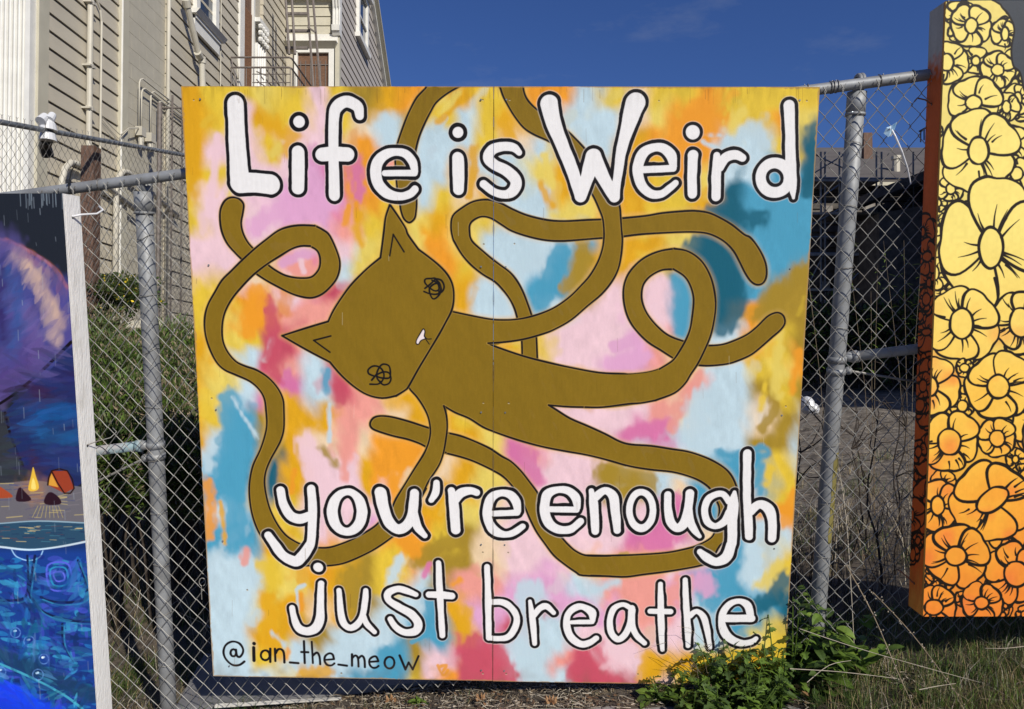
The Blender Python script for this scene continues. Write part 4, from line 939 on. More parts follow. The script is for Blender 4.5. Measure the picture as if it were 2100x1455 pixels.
# recessed facade with door
FY = 16.22
def bx(x0, x1, z0, z1, y0=FY-.05, y1=FY+.05): q = MB(); q.box(x0, x1, y0, y1, z0, z1); return q
z = 8.78
while z < 10.6:
    q = MB(); q.hexa([(-5, FY-.012, z), (-4.02, FY-.012, z), (-4.02, FY+.06, z), (-5, FY+.06, z), (-5, FY+.006, z+.19), (-4.02, FY+.006, z+.19), (-4.02, FY+.06, z+.19), (-5, FY+.06, z+.19)]); part('clapboard', q, M['trim_beige']); z += .205
q = MB(); q.box(-5.0, -3.84, FY+.05, FY+.2, 2, 11.5); part('facade_wall', q, M['trim_beige'])
dr = part('door_frame', (lambda q: (q.box(-4.80, -4.73, FY-.06, FY+.06, 5.9, 8.38), q.box(-4.04, -3.90, FY-.06, FY+.06, 5.9, 8.60), q.box(-4.80, -4.04, FY-.06, FY+.06, 8.36, 8.44), q)[-1])(MB()), M['white_paint'])
obj('door', (lambda q: (q.box(-4.73, -4.04, FY+.01, FY+.05, 5.9, 8.36), q)[-1])(MB()), M['curtain'], dr)
q = MB()
for i in range(6): q.box(-4.68+i*.11, -4.665+i*.11, FY-.005, FY+.012, 5.9, 8.2)
for i in range(5): q.box(-4.73, -4.04, FY-.008, FY+.010, 6.1+i*.5, 6.118+i*.5)
obj('security_grille', q, M['iron'], dr)
part('door_header', bx(-4.97, -3.84, 8.56, 8.76, FY-.07), M['white_paint'])
q = MB(); q.hexa([(-4.97, FY-.06, 8.44), (-3.9, FY-.06, 8.44), (-3.9, FY+.05, 8.44), (-4.97, FY+.05, 8.44), (-5.03, FY-.2, 8.56), (-3.84, FY-.2, 8.56), (-3.84, FY+.05, 8.56), (-5.03, FY+.05, 8.56)]); part('door_cornice', q, M['trim_beige'])
q = MB(); q.box(-3.92, -3.80, FY-.06, FY+.10, 2, 9.6); part('corner_board', q, M['trim_beige'])
for z0, d in ((9.55, .16), (9.68, .10), (9.85, .26), (10.05, .2)): part('cornice_moulding', bx(-5.0, -4.0, z0, z0+.09, FY-d), M['white_paint'])
q = MB()
for (a, b, d0, d1) in ((8.72, 8.80, .10, .16), (8.80, 8.92, .18, .20), (8.92, 9.35, .12, .10), (9.35, 9.8, .11, .26), (9.8, 9.9, .30, .32), (9.9, 10.3, .30, .34)):
    q.hexa([(-3.95, FY-d0, a), (-3.78, FY-d0, a), (-3.78, FY+.05, a), (-3.95, FY+.05, a), (-3.95, FY-d1, b), (-3.78, FY-d1, b), (-3.78, FY+.05, b), (-3.95, FY+.05, b)])
for i in range(3): q.tube([(-3.93+i*.065, FY-.13, 8.93), (-3.93+i*.065, FY-.115, 9.3), (-3.93+i*.065, FY-.27, 9.8)], .016, 6)
part('scroll_bracket', q, M['white_paint'])
# rake board along the sloping end of the far wall
q = MB(); q.beam((-3.80, 19.85+1.37*(11.25-12.2), 12.2), (-3.80, 19.85+1.37*(11.25-8.6), 8.6), .12, .16, up=(1, 0, 0)); part('rake_board', q, M['white_paint'])
q = MB(); q.beam((-3.74, 19.98+1.37*(11.25-12.2), 12.2), (-3.74, 19.98+1.37*(11.25-8.9), 8.9), .08, .26, up=(1, 0, 0)); part('gutter', q, M['trim_beige'])
# fire escape
fe = part('fire_escape', (lambda q: (q.box(-5, -3.93, 13.0, 16.15, 5.86, 5.90), q)[-1])(MB()), M['iron'])
q = MB(); r = .017
for z in (6.90, 6.72, 6.1): q.tube([(-4.98, 13.0, z), (-3.95, 13.0, z), (-3.92, 13.05, z), (-3.92, 16.1, z)], r if z > 6.2 else .012, 6)
for i in range(9): q.tube([(-4.97+i*.13, 13.0, 5.9), (-4.97+i*.13, 13.0, 6.72)], .008, 5)
for i in range(20): q.tube([(-3.92, 13.1+i*.155, 5.9), (-3.92, 13.1+i*.155, 6.72)], .008, 5)
for i in range(5): q.tube([(-4.6, 13.0, 6.0+i*.15), (-3.92, 13.0, 6.0+i*.15)], .009, 5); 
q.tube([(-4.98, 13.0, 6.9), (-4.85, 13.0, 6.3), (-4.8, 13.3, 5.9)], .012, 5)
for i in range(10):
    q.tube([(-4.45+.06*(i % 3), 12.98, 6.0+.07*i), (-4.52+.07*(i % 2), 12.98, 6.08+.07*i)], .012, 5)
obj('railing', q, M['iron'], fe)
q = MB()
for (x0, x1) in (((580, 588), (588, 0)), ((592, 600), (600, 0))): pass
def fp(px, py, Y): return ((px-1050)/F*Y, Y, py2z(py, Y))
for a, b in (((577, -60), (589, 112)), ((590, -60), (601, 112)), ((621, -60), (641, 200)), ((632, -60), (656, 200))): q.tube([fp(a[0], a[1], 14.6), fp(b[0], b[1], 14.3)], .026, 6)
for y in (29, 64, 99): q.beam(fp(581, y, 14.5), fp(628, y, 14.5), .05, .05)
q.beam(fp(627, 56, 14.4), fp(643, 67, 14.4), .03, .03)
obj('ladder', q, M['iron'], fe)
# roof slab with eaves
q = MB(); q.box(-9.3, -4.55, 7.3, 24, 11.6, 11.9); q.box(-9.3, -3.4, 16.0, 19.0, 12.05, 12.3); part('roof', q, M['dark_roof'])
# camera / flood light on a bracket of the back fence
sl = thing('security_light', 'white twin head security light mounted on the back fence rail at far left', 'lamp', tuple(V(at(97, 262, 5.9))))
c0 = V(at(98, 262, 5.75)); q = MB()
c1 = V(at(98, 256, 5.75))
q.tube([c1+Vector((0, 0, -.045)), c1+Vector((0, 0, .01)), c1+Vector((.005, 0, .05))], [.068, .056, .025], 14); obj('lamp_shade', q, M['white_plastic'], sl)
q = MB(); a = V(at(88, 244, 5.7)); q.tube([a+Vector((0, .03, .03)), a+Vector((0, -.03, -.03))], [.030, .038], 12); b = V(at(103, 241, 5.75)); q.tube([b+Vector((0, .03, .03)), b+Vector((.005, -.02, -.03))], [.027, .035], 12); obj('lamp_head', q, M['white_plastic'], sl)
q = MB(); d = V(at(98, 286, 5.75)); q.tube([d+Vector((0, 0, .045)), d+Vector((0, 0, -.012))], [.052, .064], 14); obj('lamp_shade', q, M['white_plastic'], sl)
q = MB(); q.tube([V(at(96, 288, 5.78)), V(at(92, 300, 5.85)), V(at(98, 320, 5.9))], .045, 10); q.tube([c1, d], .04, 10); obj('bracket', q, M['black_plastic'], sl)

# ------------------------------------------------------------------ chain link fabric
def fabric(P0, ex, ey, nrm, L, H, w, h, r, sides=4, barb=0, x0=0):
    """woven wires: P0 lower/left origin, ex along the fence, ey up, knots alternate front and back"""
    q = MB(); n = int(L/w); k = int(H/(h/2)); rr = random.Random(int(L*100))
    for i in range(n+1):
        pts = []
        for j in range(k+1):
            s = 1 if (i+j) % 2 else -1
            x = i*w + s*(w*.5+r*.5); y = j*h/2
            jit = rr.uniform(-.0012, .0012)
            p = P0+ex*(x+jit)+ey*(y+jit)+nrm*(s*r*1.05+.010*math.sin(x*3.1+y*2)+.004*math.sin(x*9+y*5))+ey*(.006*math.sin(x*2.3+1)*math.sin(y*1.9))+ex*(.005*math.sin(y*4.1+x*1.3))
            pts.append(p)
        q.tube(pts, r, sides, caps=False)
        if barb and k % 2 == (i % 2):
            top = pts[-1]
    if barb:
        for i in range(n):
            base = P0+ex*((i+.5)*w)+ey*(k*h/2) if (i+k) % 2 else None
            if base is None: continue
            for s in (-1, 1):
                q.tube([base+ex*(.003*s), base+ey*barb*.45-ex*(.003*s), base+ey*barb*.7+ex*(.002*s), base+ey*barb+ex*(s*barb*.28)], r, 4)
    return q
# mural corners in space: scale the photographed quadrilateral to an 8 ft sheet
pxc = [(371, 177), (1681, 179), (1607, 1407), (437, 1387)]
D = [at(x, y, 1.0)-np.array([0, 0, CAMZ]) for x, y in pxc]      # ray directions
A = np.column_stack([D[0], -D[1], D[2]]); t = np.linalg.solve(A, D[3])
T = [t[0], t[1], t[2], 1.0]; Q = [D[i]*T[i] for i in range(4)]
s = 2.44*2/(np.linalg.norm(Q[1]-Q[0])+np.linalg.norm(Q[2]-Q[1]))
TL, TR, BR, BL = [Vector(tuple(q*s))+Vector((0, 0, CAMZ)) for q in Q]
EX = (TR-TL).normalized(); EY = (TL-BL).normalized(); NR = EX.cross(EY).normalized()     # NR points... towards the camera when negative y
if NR.y > 0: NR = -NR
print('mural', TL, TR, BR, BL, (TR-TL).length, (TL-BL).length)
def on_plane(px, py, back):
    o = Vector((0, 0, CAMZ)); d = Vector(tuple(at(px, py, 1.0)))-o
    p0 = TL-NR*back
    k = (p0-o).dot(NR)/d.dot(NR); return o+d*k
def sheet_obj(name, c4, th, uv, mats, parent):
    """a sheet with its painted front: c4 = TL,TR,BR,BL ; uv likewise"""
    b = MB(); n = (c4[1]-c4[0]).cross(c4[0]-c4[3]).normalized()
    if n.y > 0: n = -n
    B = [p-n*th for p in c4]
    b.quad(c4[3], c4[2], c4[1], c4[0], 0)
    for i, j in ((0, 1), (1, 2), (2, 3), (3, 0)): b.quad(c4[i], c4[j], B[j], B[i], 1)
    b.quad(B[0], B[1], B[2], B[3], 2)
    o = obj(name, b, mats, parent); me = o.data; ul = me.uv_layers.new(name='uv')
    for li, u in zip(range(4), (uv[3], uv[2], uv[1], uv[0])): ul.data[li].uv = u
    return o
can = paint_mural(pxc); m_mural = image_mat('mural_paint', can)
mural = thing('painted_mural_panel', 'large square plywood mural of a long-limbed olive cat with the words Life is Weird', 'mural', tuple((BL+BR)/2))
fs = (1018-371)/(1681-371)
lerp = lambda a, b, f: a+(b-a)*f
g = .0008/2.44
TM1, BM1 = lerp(TL, TR, fs-g), lerp(BL, BR, fs-g); TM2, BM2 = lerp(TL, TR, fs+g), lerp(BL, BR, fs+g)
a = sheet_obj('plywood_sheet', [TL, TM1, BM1, BL], .012, [(0, 1), (fs-g, 1), (fs-g, 0), (0, 0)], [m_mural, M['ply_edge'], M['ply_back']], mural); a['label'] = 'left plywood sheet with the cat head and Life'
dz = NR*.0025
a = sheet_obj('plywood_sheet', [TM2+dz, TR+dz, BR+dz, BM2+dz], .012, [(fs+g, 1), (1, 1), (1, 0), (fs+g, 0)], [m_mural, M['ply_edge'], M['ply_back']], mural); a['label'] = 'right plywood sheet with the legs and Weird'
for f in (.03, .5, .97):
    q = MB(); q.beam(lerp(BL, TL, f)-NR*.032, lerp(BR, TR, f)-NR*.032, .036, .06, up=tuple(EY)); obj('batten', q, M['ply_back'], mural)
# screw heads
q = MB()
for fx in (.03, fs-.02, fs+.02, .97):
    for fy in (.02, .25, .48, .72, .98):
        c = lerp(lerp(BL, BR, fx), lerp(TL, TR, fx), fy); q.tube([c+NR*.001, c+NR*.0045], .0035, 8)
obj('screw_head', q, M['galv_dark'], mural)

# ------------------------------------------------------------------ front fence
FB = .085
railL = on_plane(-260, 441.4, FB); railR = on_plane(2360, 93, FB)
RX = (railR-railL).normalized()
fence = thing('chain_link_fence', 'galvanised chain link fence with round top rail that the painted boards hang on', 'fence', tuple(on_plane(1050, 1430, FB)))
UP = EY
q = MB(); q.tube([lerp(railL, railR, i/12) for i in range(13)], .0215, 14); obj('top_rail', q, M['galv'], fence, True)
def post(pa, pb, label=None):
    top = on_plane(*pa, FB+.03); bot = on_plane(*pb, FB+.03); d = (bot-top).normalized()
    bot2 = bot+d*.35
    q = MB(); q.tube([lerp(top, bot2, i/6) for i in range(7)], .033, 18); p = obj('post', q, M['galv'], fence, True)
    c = MB(); c.tube([top-d*.012, top+d*.075], .0365, 18); c.tube([top+d*.068, top+d*.078], .0385, 18)
    # looped eye cap that carries the rail
    rc = top-d*.045; nn = RX
    c.tube([rc+(UP*math.cos(a_)+NR*math.sin(a_))*.030+RX*.0 for a_ in [2*math.pi*i/14 for i in range(15)]], .009, 8)
    c.tube([rc+RX*.012+(UP*math.cos(a_)+NR*math.sin(a_))*.030 for a_ in [2*math.pi*i/14 for i in range(15)]], .009, 8)
    obj('post_cap', c, M['galv'], fence, True)
    # wire ties
    t_ = MB(); rr = random.Random(int(pa[0]))
    for i in range(9):
        c_ = lerp(top, bot, .08+i*.105); e = rr.uniform(-.02, .02)
        t_.tube([c_+RX*-.036+NR*.0+UP*(e), c_-RX*.02+NR*.032+UP*(e*.5), c_+RX*.008+NR*.039, c_+RX*.028+NR*.024-UP*e, c_+RX*.037-UP*e], .0016, 5)
    obj('tie_wire', t_, M['wire'], fence)
    return top, bot, d
pT, pB, pd = post((294, 400), (345, 1434)); p2T, p2B, p2d = post((1757, 196), (1672, 1330))
q = MB(); NV = 9
for i in range(25):
    f = .62+.17*i/24; c_ = lerp(p2T, p2B, f); w0, w1 = (.15 if i > 1 else .4), (1.15 if i < 22 else .8)
    for j in range(NV):
        a_ = w0+(w1-w0)*j/(NV-1)+.05*math.sin(i*1.7); q.v.append(tuple(c_+(NR*math.cos(a_)+RX*math.sin(a_))*.0336))
for i in range(24):
    for j in range(NV-1): a_ = i*NV+j; q.f.append((a_, a_+1, a_+NV+1, a_+NV)); q.m.append(0)
obj('paint_patch', q, M['post_paint'], fence, True)
def brace(axis, f, sgn, m, rodend):
    T_, B_ = axis; c_ = lerp(T_, B_, f); q = MB()
    for o_ in (0, .05): q.tube([c_+UP*(.02-o_), c_+UP*(-.005-o_)], .0375, 18)
    q.ico(c_+RX*sgn*.055+UP*.012, (.03, .02, .022)); q.ico(c_+RX*sgn*.05-UP*.045, (.018, .018, .018)); obj('brace_clamp', q, M['galv'], fence, True)
    q = MB(); q.tube([c_+RX*sgn*.06+UP*.01, c_+RX*sgn*.085+UP*.012], .026, 12); q.tube([c_+RX*sgn*.08+UP*.012, c_+RX*sgn*2.2+UP*.012], .021, 12); obj('brace_rail', q, m, fence, True)
    q = MB(); q.tube([c_+RX*sgn*.05-UP*.045, c_+RX*sgn*.6-UP*rodend*.27, c_+RX*sgn*2.2-UP*rodend], .005, 6); obj('tension_rod', q, M['wire'], fence)
brace((p2T, p2B), .455, 1, M['galv'], .75); brace((pT, pB), .475, -1, M['blue_paint'], .9)
w_, h_ = .034, .080
ncol = int(4.9/w_)
top0 = on_plane(-260, 441.4, FB-.03)
nrow = 58
P0 = top0-UP*(nrow*h_/2-.012)
q = fabric(P0, RX, UP, NR, 4.9, nrow*h_/2, w_, h_, .0020, 4, barb=.036)
tag(obj('wire_mesh', q, M['wire'], fence), kind='stuff')
q = MB()     # ties that hold the fabric to the rail
rr = random.Random(3)
for px in (330, 420, 640, 900, 1200, 1500, 1655, 1700, 1708, 1716, 1800, 1870, 145, 205):
    c_ = on_plane(px, 404-.133*px+2.2, FB); e = RX*rr.uniform(-.01, .02)
    q.tube([c_+(UP*math.cos(a_)+NR*math.sin(a_))*.024+e*(a_/6) for a_ in [2*math.pi*i/12 for i in range(13)]], .0018, 5)
obj('tie_wire', q, M['wire_dark'], fence)

# ------------------------------------------------------------------ side boards
def hang_board(name, label, c4, depth, side_pts, m_front, m_side, m_frame, side_sign, m_edge):
    """c4 TL,TR,BR,BL front face; deep frame behind"""
    root = thing(name, label, 'painted board', tuple((c4[2]+c4[3])/2))
    sheet_obj('front_panel', c4, .012, [(0, 1), (1, 1), (1, 0), (0, 0)], [m_front, m_edge, M['ply_back']], root)
    n = (c4[1]-c4[0]).cross(c4[0]-c4[3]).normalized()
    if n.y > 0: n = -n
    ex = (c4[1]-c4[0]).normalized(); ey = (c4[0]-c4[3]).normalized()
    def rail(a, b, w, m, nm, uvmat=None):
        q = MB(); a2, b2 = a-n*(.0125+depth/2), b-n*(.0125+depth/2); q.beam(a2, b2, .038, depth-.001, up=tuple(n)); return obj(nm, q, m, root)
    i_ = .0185
    if side_sign > 0:      # right hand stile seen
        rail(c4[3]+ex*i_, c4[0]+ex*i_, 0, m_frame, 'frame_side'); s_ = rail(c4[2]-ex*i_, c4[1]-ex*i_, 0, m_side, 'frame_side')
    else:
        s_ = rail(c4[3]+ex*i_, c4[0]+ex*i_, 0, m_side, 'frame_side'); rail(c4[2]-ex*i_, c4[1]-ex*i_, 0, m_frame, 'frame_side')
    rail(c4[0]-ey*i_+ex*.038, c4[1]-ey*i_-ex*.038, 0, m_frame, 'frame_top'); rail(c4[3]+ey*i_+ex*.038, c4[2]+ey*i_-ex*.038, 0, m_frame, 'frame_bottom')
    return root, s_, n, ex, ey
# right: flowers
fTL, fBL = V(at(1940, 2, 2.745)), V(at(1893, 1265, 2.90)); exr = Vector((1, -.005, .004)).normalized()
fTR, fBR = fTL+exr*1.18, fBL+exr*1.18
cpx = [proj(p) for p in (fTL, fTR, fBR, fBL)]
m_fl = image_mat('flower_paint', paint_flowers(cpx)); 
cs_ = paint_flower_side([(1909, 22), (1940, 2), (1893, 1265), (1862, 1235)]); m_fs = image_mat('flower_side_paint', cs_)
fb, fside, fn, fex, fey = hang_board('flower_board', 'tall board painted with black-outlined blossoms fading from yellow to orange at the right', [fTL, fTR, fBR, fBL], .095, None, m_fl, m_fs, M['ply_back'], -1, M['orange_edge'])
me = fside.data; ul = me.uv_layers.new(name='uv'); off = Vector(WLOC[fb.name])
for poly in me.polygons:
    for li in poly.loop_indices:
        p = me.vertices[me.loops[li].vertex_index].co+off
        ul.data[li].uv = (min(max(1-(-(p-fTL).dot(fn))/.103, 0), 1), min(max((p-fBL).dot(fey)/(fTL-fBL).length, 0), 1))
# left: night painting
nTR = V(at(128, 397, 2.75)); n2 = V(at(198, 1455, 2.976)); dn = (n2-nTR).normalized(); nBR = nTR+dn*2.44
exl = Vector((1, .01, .004)).normalized(); nTL, nBL = nTR-exl*1.22, nBR-exl*1.22
cpx = [proj(p) for p in (nTL, nTR, nBR, nBL)]
m_ni = image_mat('night_paint', paint_night(cpx))
nb, nside, nn, nex, ney = hang_board('night_scene_board', 'tall board painted with a purple hooded figure, camp fire and blue water at the left', [nTL, nTR, nBR, nBL], .10, None, m_ni, M['white_board'], M['white_board'], 1, M['white_board'])
# wires that tie the boards to the fence
def tie(name, label, pts, r, m):
    q = MB(); q.tube(pts, r, 7); return tag(obj(name, q, m, smooth=True), label, 'wire tie')
def sidept(T, B, py, n, dp):
    f = 0.0
    a_, b_ = proj(T)[1], proj(B)[1]; f = (py-a_)/(b_-a_); return lerp(T, B, f)-n*dp
for py, lab in ((440, 'upper bent wire tying the white edge of the night painting to the fence'), (893, 'lower thin wire tying the white edge of the night painting to the fence')):
    p = sidept(nTR, nBR, py, nn, .055)
    tie('wire_tie', lab, [p-nex*.02, p+nex*.004+ney*.004, p+nex*.025-nn*.02+ney*.012, p+nex*.06-nn*.06+ney*.018, p+nex*.07-nn*.09+ney*.035, p+nex*.05-nn*.1+ney*.05], .004 if py < 600 else .0018, M['white_plastic'] if py < 600 else M['wire'])
    q = MB(); q.tube([p-nex*.002, p+nex*.0012], .006, 10); obj('bolt_hole', q, M['black_plastic'], nb)
for py, lab in ((195, 'upper rusty wire loop on the brown edge of the flower board'), (1208, 'lower rusty wire loop on the brown edge of the flower board')):
    p = sidept(fTL, fBL, py, fn, .07)
    tie('wire_tie', lab, [p+fex*.01, p-fex*.006+fey*.004, p-fex*.02-fn*.01+fey*.02, p-fex*.035-fn*.04+fey*.035, p-fex*.03-fn*.07+fey*.03], .003, M['rust'])
    q = MB(); q.tube([p+fex*.002, p-fex*.0012], .005, 10); obj('bolt_hole', q, M['black_plastic'], fb)
# black cable tie on the rail, white tie with ribbon, hanging wire loop
a_ = on_plane(141, 378, FB-.03); b_ = on_plane(146, 352, FB-.03); c_ = on_plane(158, 332, FB-.045)
q = MB(); q.tube([a_-UP*.02-NR*.05, a_-UP*.022, a_, b_, c_], [.003, .003, .0035, .0028, .0012], 6); q.box(a_.x-.006, a_.x+.006, a_.y-.006, a_.y+.006, a_.z+.004, a_.z+.018)
tag(obj('cable_tie', q, M['black_plastic']), 'black cable tie sticking up from the top rail beside the night painting', 'cable tie')
q = MB(); q.tube([on_plane(1826, 262, FB-.04), on_plane(1836, 280, FB-.05), on_plane(1850, 312, FB-.06), on_plane(1861, 345, FB-.055), on_plane(1868, 378, FB-.045)], [.0035, .004, .0036, .0032, .0022], 7)
q.tube([on_plane(1817, 272, FB-.035), on_plane(1824, 264, FB-.05), on_plane(1832, 270, FB-.035), on_plane(1826, 280, FB-.03)], .003, 6)
wt = tag(obj('cable_tie', q, M['white_plastic']), 'white cable tie drooping from the mesh near the flower board', 'cable tie')
q = MB(); rr = random.Random(6)
K = [(1812, 274), (1822, 282), (1834, 268), (1840, 250), (1828, 258), (1818, 262)]; ctr = on_plane(1826, 268, FB-.048)
for i in range(6): q.tri(ctr, on_plane(*K[i], FB-.04-.008*(i % 2)), on_plane(*K[(i+1) % 6], FB-.04-.008*((i+1) % 2)))
tag(obj('ribbon_scrap', q, M['blue_ribbon']), 'scrap of blue ribbon knotted to the mesh at the white cable tie', 'ribbon')
q = MB(); cc = on_plane(415, 1194, FB-.035); q.tube([cc+(RX*math.cos(a_)*.014+UP*math.sin(a_)*.018) for a_ in [-1.4+2*math.pi*i/12 for i in range(12)]]+[on_plane(413, 1212, FB-.035), on_plane(414, 1230, FB-.03)], .0018, 5)
tag(obj('wire_loop', q, M['wire']), 'small wire loop hanging on the mesh at the lower left edge of the mural', 'wire loop')
# ------------------------------------------------------------------ back fence below the house
bf = thing('back_fence', 'thin grey chain link fence with a brown wooden post behind the front fence at left', 'fence', (-3.62, 6.5, 1.2))
A0, A1 = V(at(-60, 240, 5.0)), V(at(430, 328, 8.4)); dA = (A1-A0).normalized(); nA = Vector((dA.y, -dA.x, 0)).normalized()
A0e = A0-dA*.9; A1e = A1+dA*3.0
q = MB(); q.tube([A0e, A0, A1, A1e], .021, 10); obj('top_rail', q, M['galv_dark'], bf, True)
Lb = (A1e-A0e).length
q = fabric(A0e-Vector((0, 0, 1.84))+nA*.03, dA, Vector((0, 0, 1)), nA, Lb, 1.88, .0375, .095, .0018, 3, barb=.04)
tag(obj('wire_mesh', q, M['wire_dark'], bf), kind='stuff')
pp = V(at(177, 290, 6.45)); q = MB(); q.box(pp.x-.058, pp.x+.058, pp.y+.02, pp.y+.13, gz(pp.x, pp.y)-.2, pp.z-.03); obj('post', q, M['brown_wood'], bf)
for k in (-1, 1):
    pq = lerp(A0, A1, .5+k*.75); q = MB(); q.box(pq.x-.05, pq.x+.05, pq.y+.02, pq.y+.12, gz(pq.x, pq.y)-.2, pq.z-.03); obj('post', q, M['brown_wood'], bf)
# dense mesh screen at right angles
ds = thing('mesh_screen', 'tall fine-meshed wire screen on a dark post standing against the house behind the left post', 'fence', (-4.2, 9.5, 1.7))
q = MB(); a_ = V(at(328, 212, 9.5)); q.tube([(a_.x, a_.y, 1.2), (a_.x, a_.y, a_.z)], .032, 8); obj('post', q, M['iron'], ds)
q = MB(); q.tube([(a_.x, a_.y, a_.z-.06), (a_.x+1.7, a_.y, a_.z-.08)], .012, 6); q.tube([(a_.x+.16, a_.y, 1.7), (a_.x+.16, a_.y, a_.z+.1)], .014, 6); q.tube([(a_.x+.29, a_.y, 1.7), (a_.x+.29, a_.y, a_.z+.1)], .014, 6); obj('screen_rail', q, M['iron'], ds)
q = fabric(Vector((a_.x+.03, a_.y-.02, 1.75)), Vector((1, 0, 0)), Vector((0, 0, 1)), Vector((0, -1, 0)), 1.7, 2.9, .030, .070, .0030, 3)
tag(obj('wire_mesh', q, M['wire_dark'], ds), kind='stuff')
# beam, rocks, planks on the bank
q = MB(); q.beam(V(at(120, 694, 7.3)), V(at(345, 688, 7.6)), .12, .10); tag(obj('timber_beam', q, M['red_wood']), 'red brown timber beam lying on the bank behind the left post', 'beam')
q = MB(); q.beam(V(at(205, 668, 7.9)), V(at(330, 664, 8.2)), .10, .08); tag(obj('timber_beam', q, M['trim_beige']), 'pale beige timber lying just above the red brown beam on the bank', 'beam')
q = MB()
for i in range(5): q.box(*(lambda p: (p.x-.05, p.x+.05, p.y, p.y+.04, p.z-.45, p.z+.05+.05*(i % 2)))(V(at(172+i*11, 690, 7.7))))
tag(obj('plank_stack', q, M['twig']), 'dark upright planks stacked against the wall beside the brown post', 'planks')
rr = random.Random(21)
def rock(c, s, seed):
    b = bmesh.new(); bmesh.ops.create_icosphere(b, subdivisions=2, radius=1); r2 = random.Random(seed)
    ph = [r2.uniform(0, 6) for _ in range(6)]
    for v in b.verts:
        k = 1+.22*math.sin(v.co.x*3+ph[0])*math.sin(v.co.y*3.4+ph[1])+.14*math.sin(v.co.z*5+ph[2])+r2.uniform(-.07, .07)
        v.co = Vector((v.co.x*s[0]*k, v.co.y*s[1]*k, v.co.z*s[2]*k))+Vector(c)
    q = MB(); q.v = [tuple(v.co) for v in b.verts]; q.f = [tuple(v.index for v in f.verts) for f in b.faces]; q.m = [0]*len(q.f); b.free(); return q
for i, (px, py, t, s, lab) in enumerate(((352, 712, 7.4, .17, 'pale rock on the bank nearest the left post'), (385, 700, 7.6, .22, 'largest pale rock of the pile at the left edge of the mural'), (402, 728, 7.2, .16, 'pale rock lowest of the pile at the left edge of the mural'),
                                        (366, 690, 7.9, .12, 'small pale rock topmost of the pile on the bank'), (384, 784, 6.4, .10, 'small pale stone alone in the weeds by the mural edge'))):
    p = V(at(px, py, t)); tag(obj('rock', rock(p, (s, s*.8, s*.55), i), M['rock']), lab, 'rock', 'pale rocks on the bank')

# ------------------------------------------------------------------ lot at the right: dark house, scaffold, unseen house added to shade the lot
dh = thing('dark_house', 'shingled house coloured dark as in shade, low grey roof, behind the right fence post', 'house', (9, 20, .9))
q = MB(); q.box(4.5, 16, 20, 27, 0, 6.45); obj('wall', q, M['dark_house'], dh)
q = MB(); zr = py2z(303, 24)
q.hexa([(4, 19.6, 6.35), (16.5, 19.6, 6.35), (16.5, 24, zr-.12), (4, 24, zr-.12), (4, 19.6, 6.47), (16.5, 19.6, 6.47), (16.5, 24, zr), (4, 24, zr)]); q.hexa([(4, 24, zr-.12), (16.5, 24, zr-.12), (16.5, 28, 6.3), (4, 28, 6.3), (4, 24, zr), (16.5, 24, zr), (16.5, 28, 6.42), (4, 28, 6.42)]); rf = obj('roof', q, M['dark_roof'], dh)
q = MB(); c_ = V(at(1774, 300, 22.5)); q.box(c_.x-.13, c_.x+.13, c_.y-.2, c_.y+.2, c_.z-.9, c_.z+.35); obj('chimney', q, M['brown_wood'], rf)
q = MB(); c_ = V(at(1838, 365, 20.6)); q.tube([(c_.x, c_.y, c_.z-.6), (c_.x, c_.y, py2z(324, 20.6))], .1, 10); q.tube([(c_.x, c_.y, py2z(330, 20.6)), (c_.x, c_.y, py2z(323, 20.6))], .13, 10); obj('vent_pipe', q, M['pipe_beige'], rf)
q = MB(); q.box(4.2, 16.3, 19.5, 19.6, 6.25, 6.34); obj('gutter', q, M['trim_beige'], dh)
for i, (px0, px1, py0, py1) in enumerate(((1776, 1800, 415, 436), (1800, 1826, 465, 474), (1690, 1712, 420, 452), (1684, 1706, 575, 600), (1722, 1740, 560, 600), (1790, 1810, 540, 552))):
    q = MB(); a_, b_ = V(at(px0, py1, 19.9)), V(at(px1, py0, 19.9)); q.box(a_.x, b_.x, 19.93, 19.99, a_.z, b_.z); w_o = obj('window', q, M['iron'], dh)
    q = MB(); q.box(a_.x+.03, b_.x-.03, 19.915, 19.93, a_.z+.03, b_.z-.03); obj('pane', q, M['dark_panel'] if i % 2 == 0 else M['grey_house'], w_o)
for i in range(26):
    q = MB(); z0 = .9+i*.21; q.hexa([(4.5, 19.95, z0), (16, 19.95, z0), (16, 20, z0), (4.5, 20, z0), (4.5, 19.99, z0+.2), (16, 19.99, z0+.2), (16, 20, z0+.2), (4.5, 20, z0+.2)]); obj('clapboard', q, M['dark_house'], dh)
gh = thing('gabled_house', 'gabled house front, coloured dark as shade, right of the dark house beside the flower board', 'house', (10, 17, .9))
g0, g1, g2 = V(at(1806, 392, 17)), V(at(1862, 300, 17)), V(at(1990, 230, 17))
q = MB(); q.hexa([(g0.x, 17, .5), (18, 17, .5), (18, 19.3, .5), (g0.x, 19.3, .5), (g0.x, 17, g0.z-.5), (18, 17, g2.z-.6), (18, 19.3, g2.z-.6), (g0.x, 19.3, g0.z-.5)]); obj('wall', q, M['dark_house'], gh)
q = MB(); q.hexa([(g0.x-.4, 16.7, g0.z-.3), (18, 16.7, g2.z+1.8), (18, 19.4, g2.z+1.8), (g0.x-.4, 19.4, g0.z-.3), (g0.x-.4, 16.7, g0.z-.1), (18, 16.7, g2.z+2.0), (18, 19.4, g2.z+2.0), (g0.x-.4, 19.4, g0.z-.1)]); obj('roof', q, M['dark_house'], gh)
q = MB()
for k in range(5): q.tube([V(at(1888+k*7, 292-4*k, 16.5)), V(at(1888+k*7, 268-4*k, 16.5))], .015, 5)
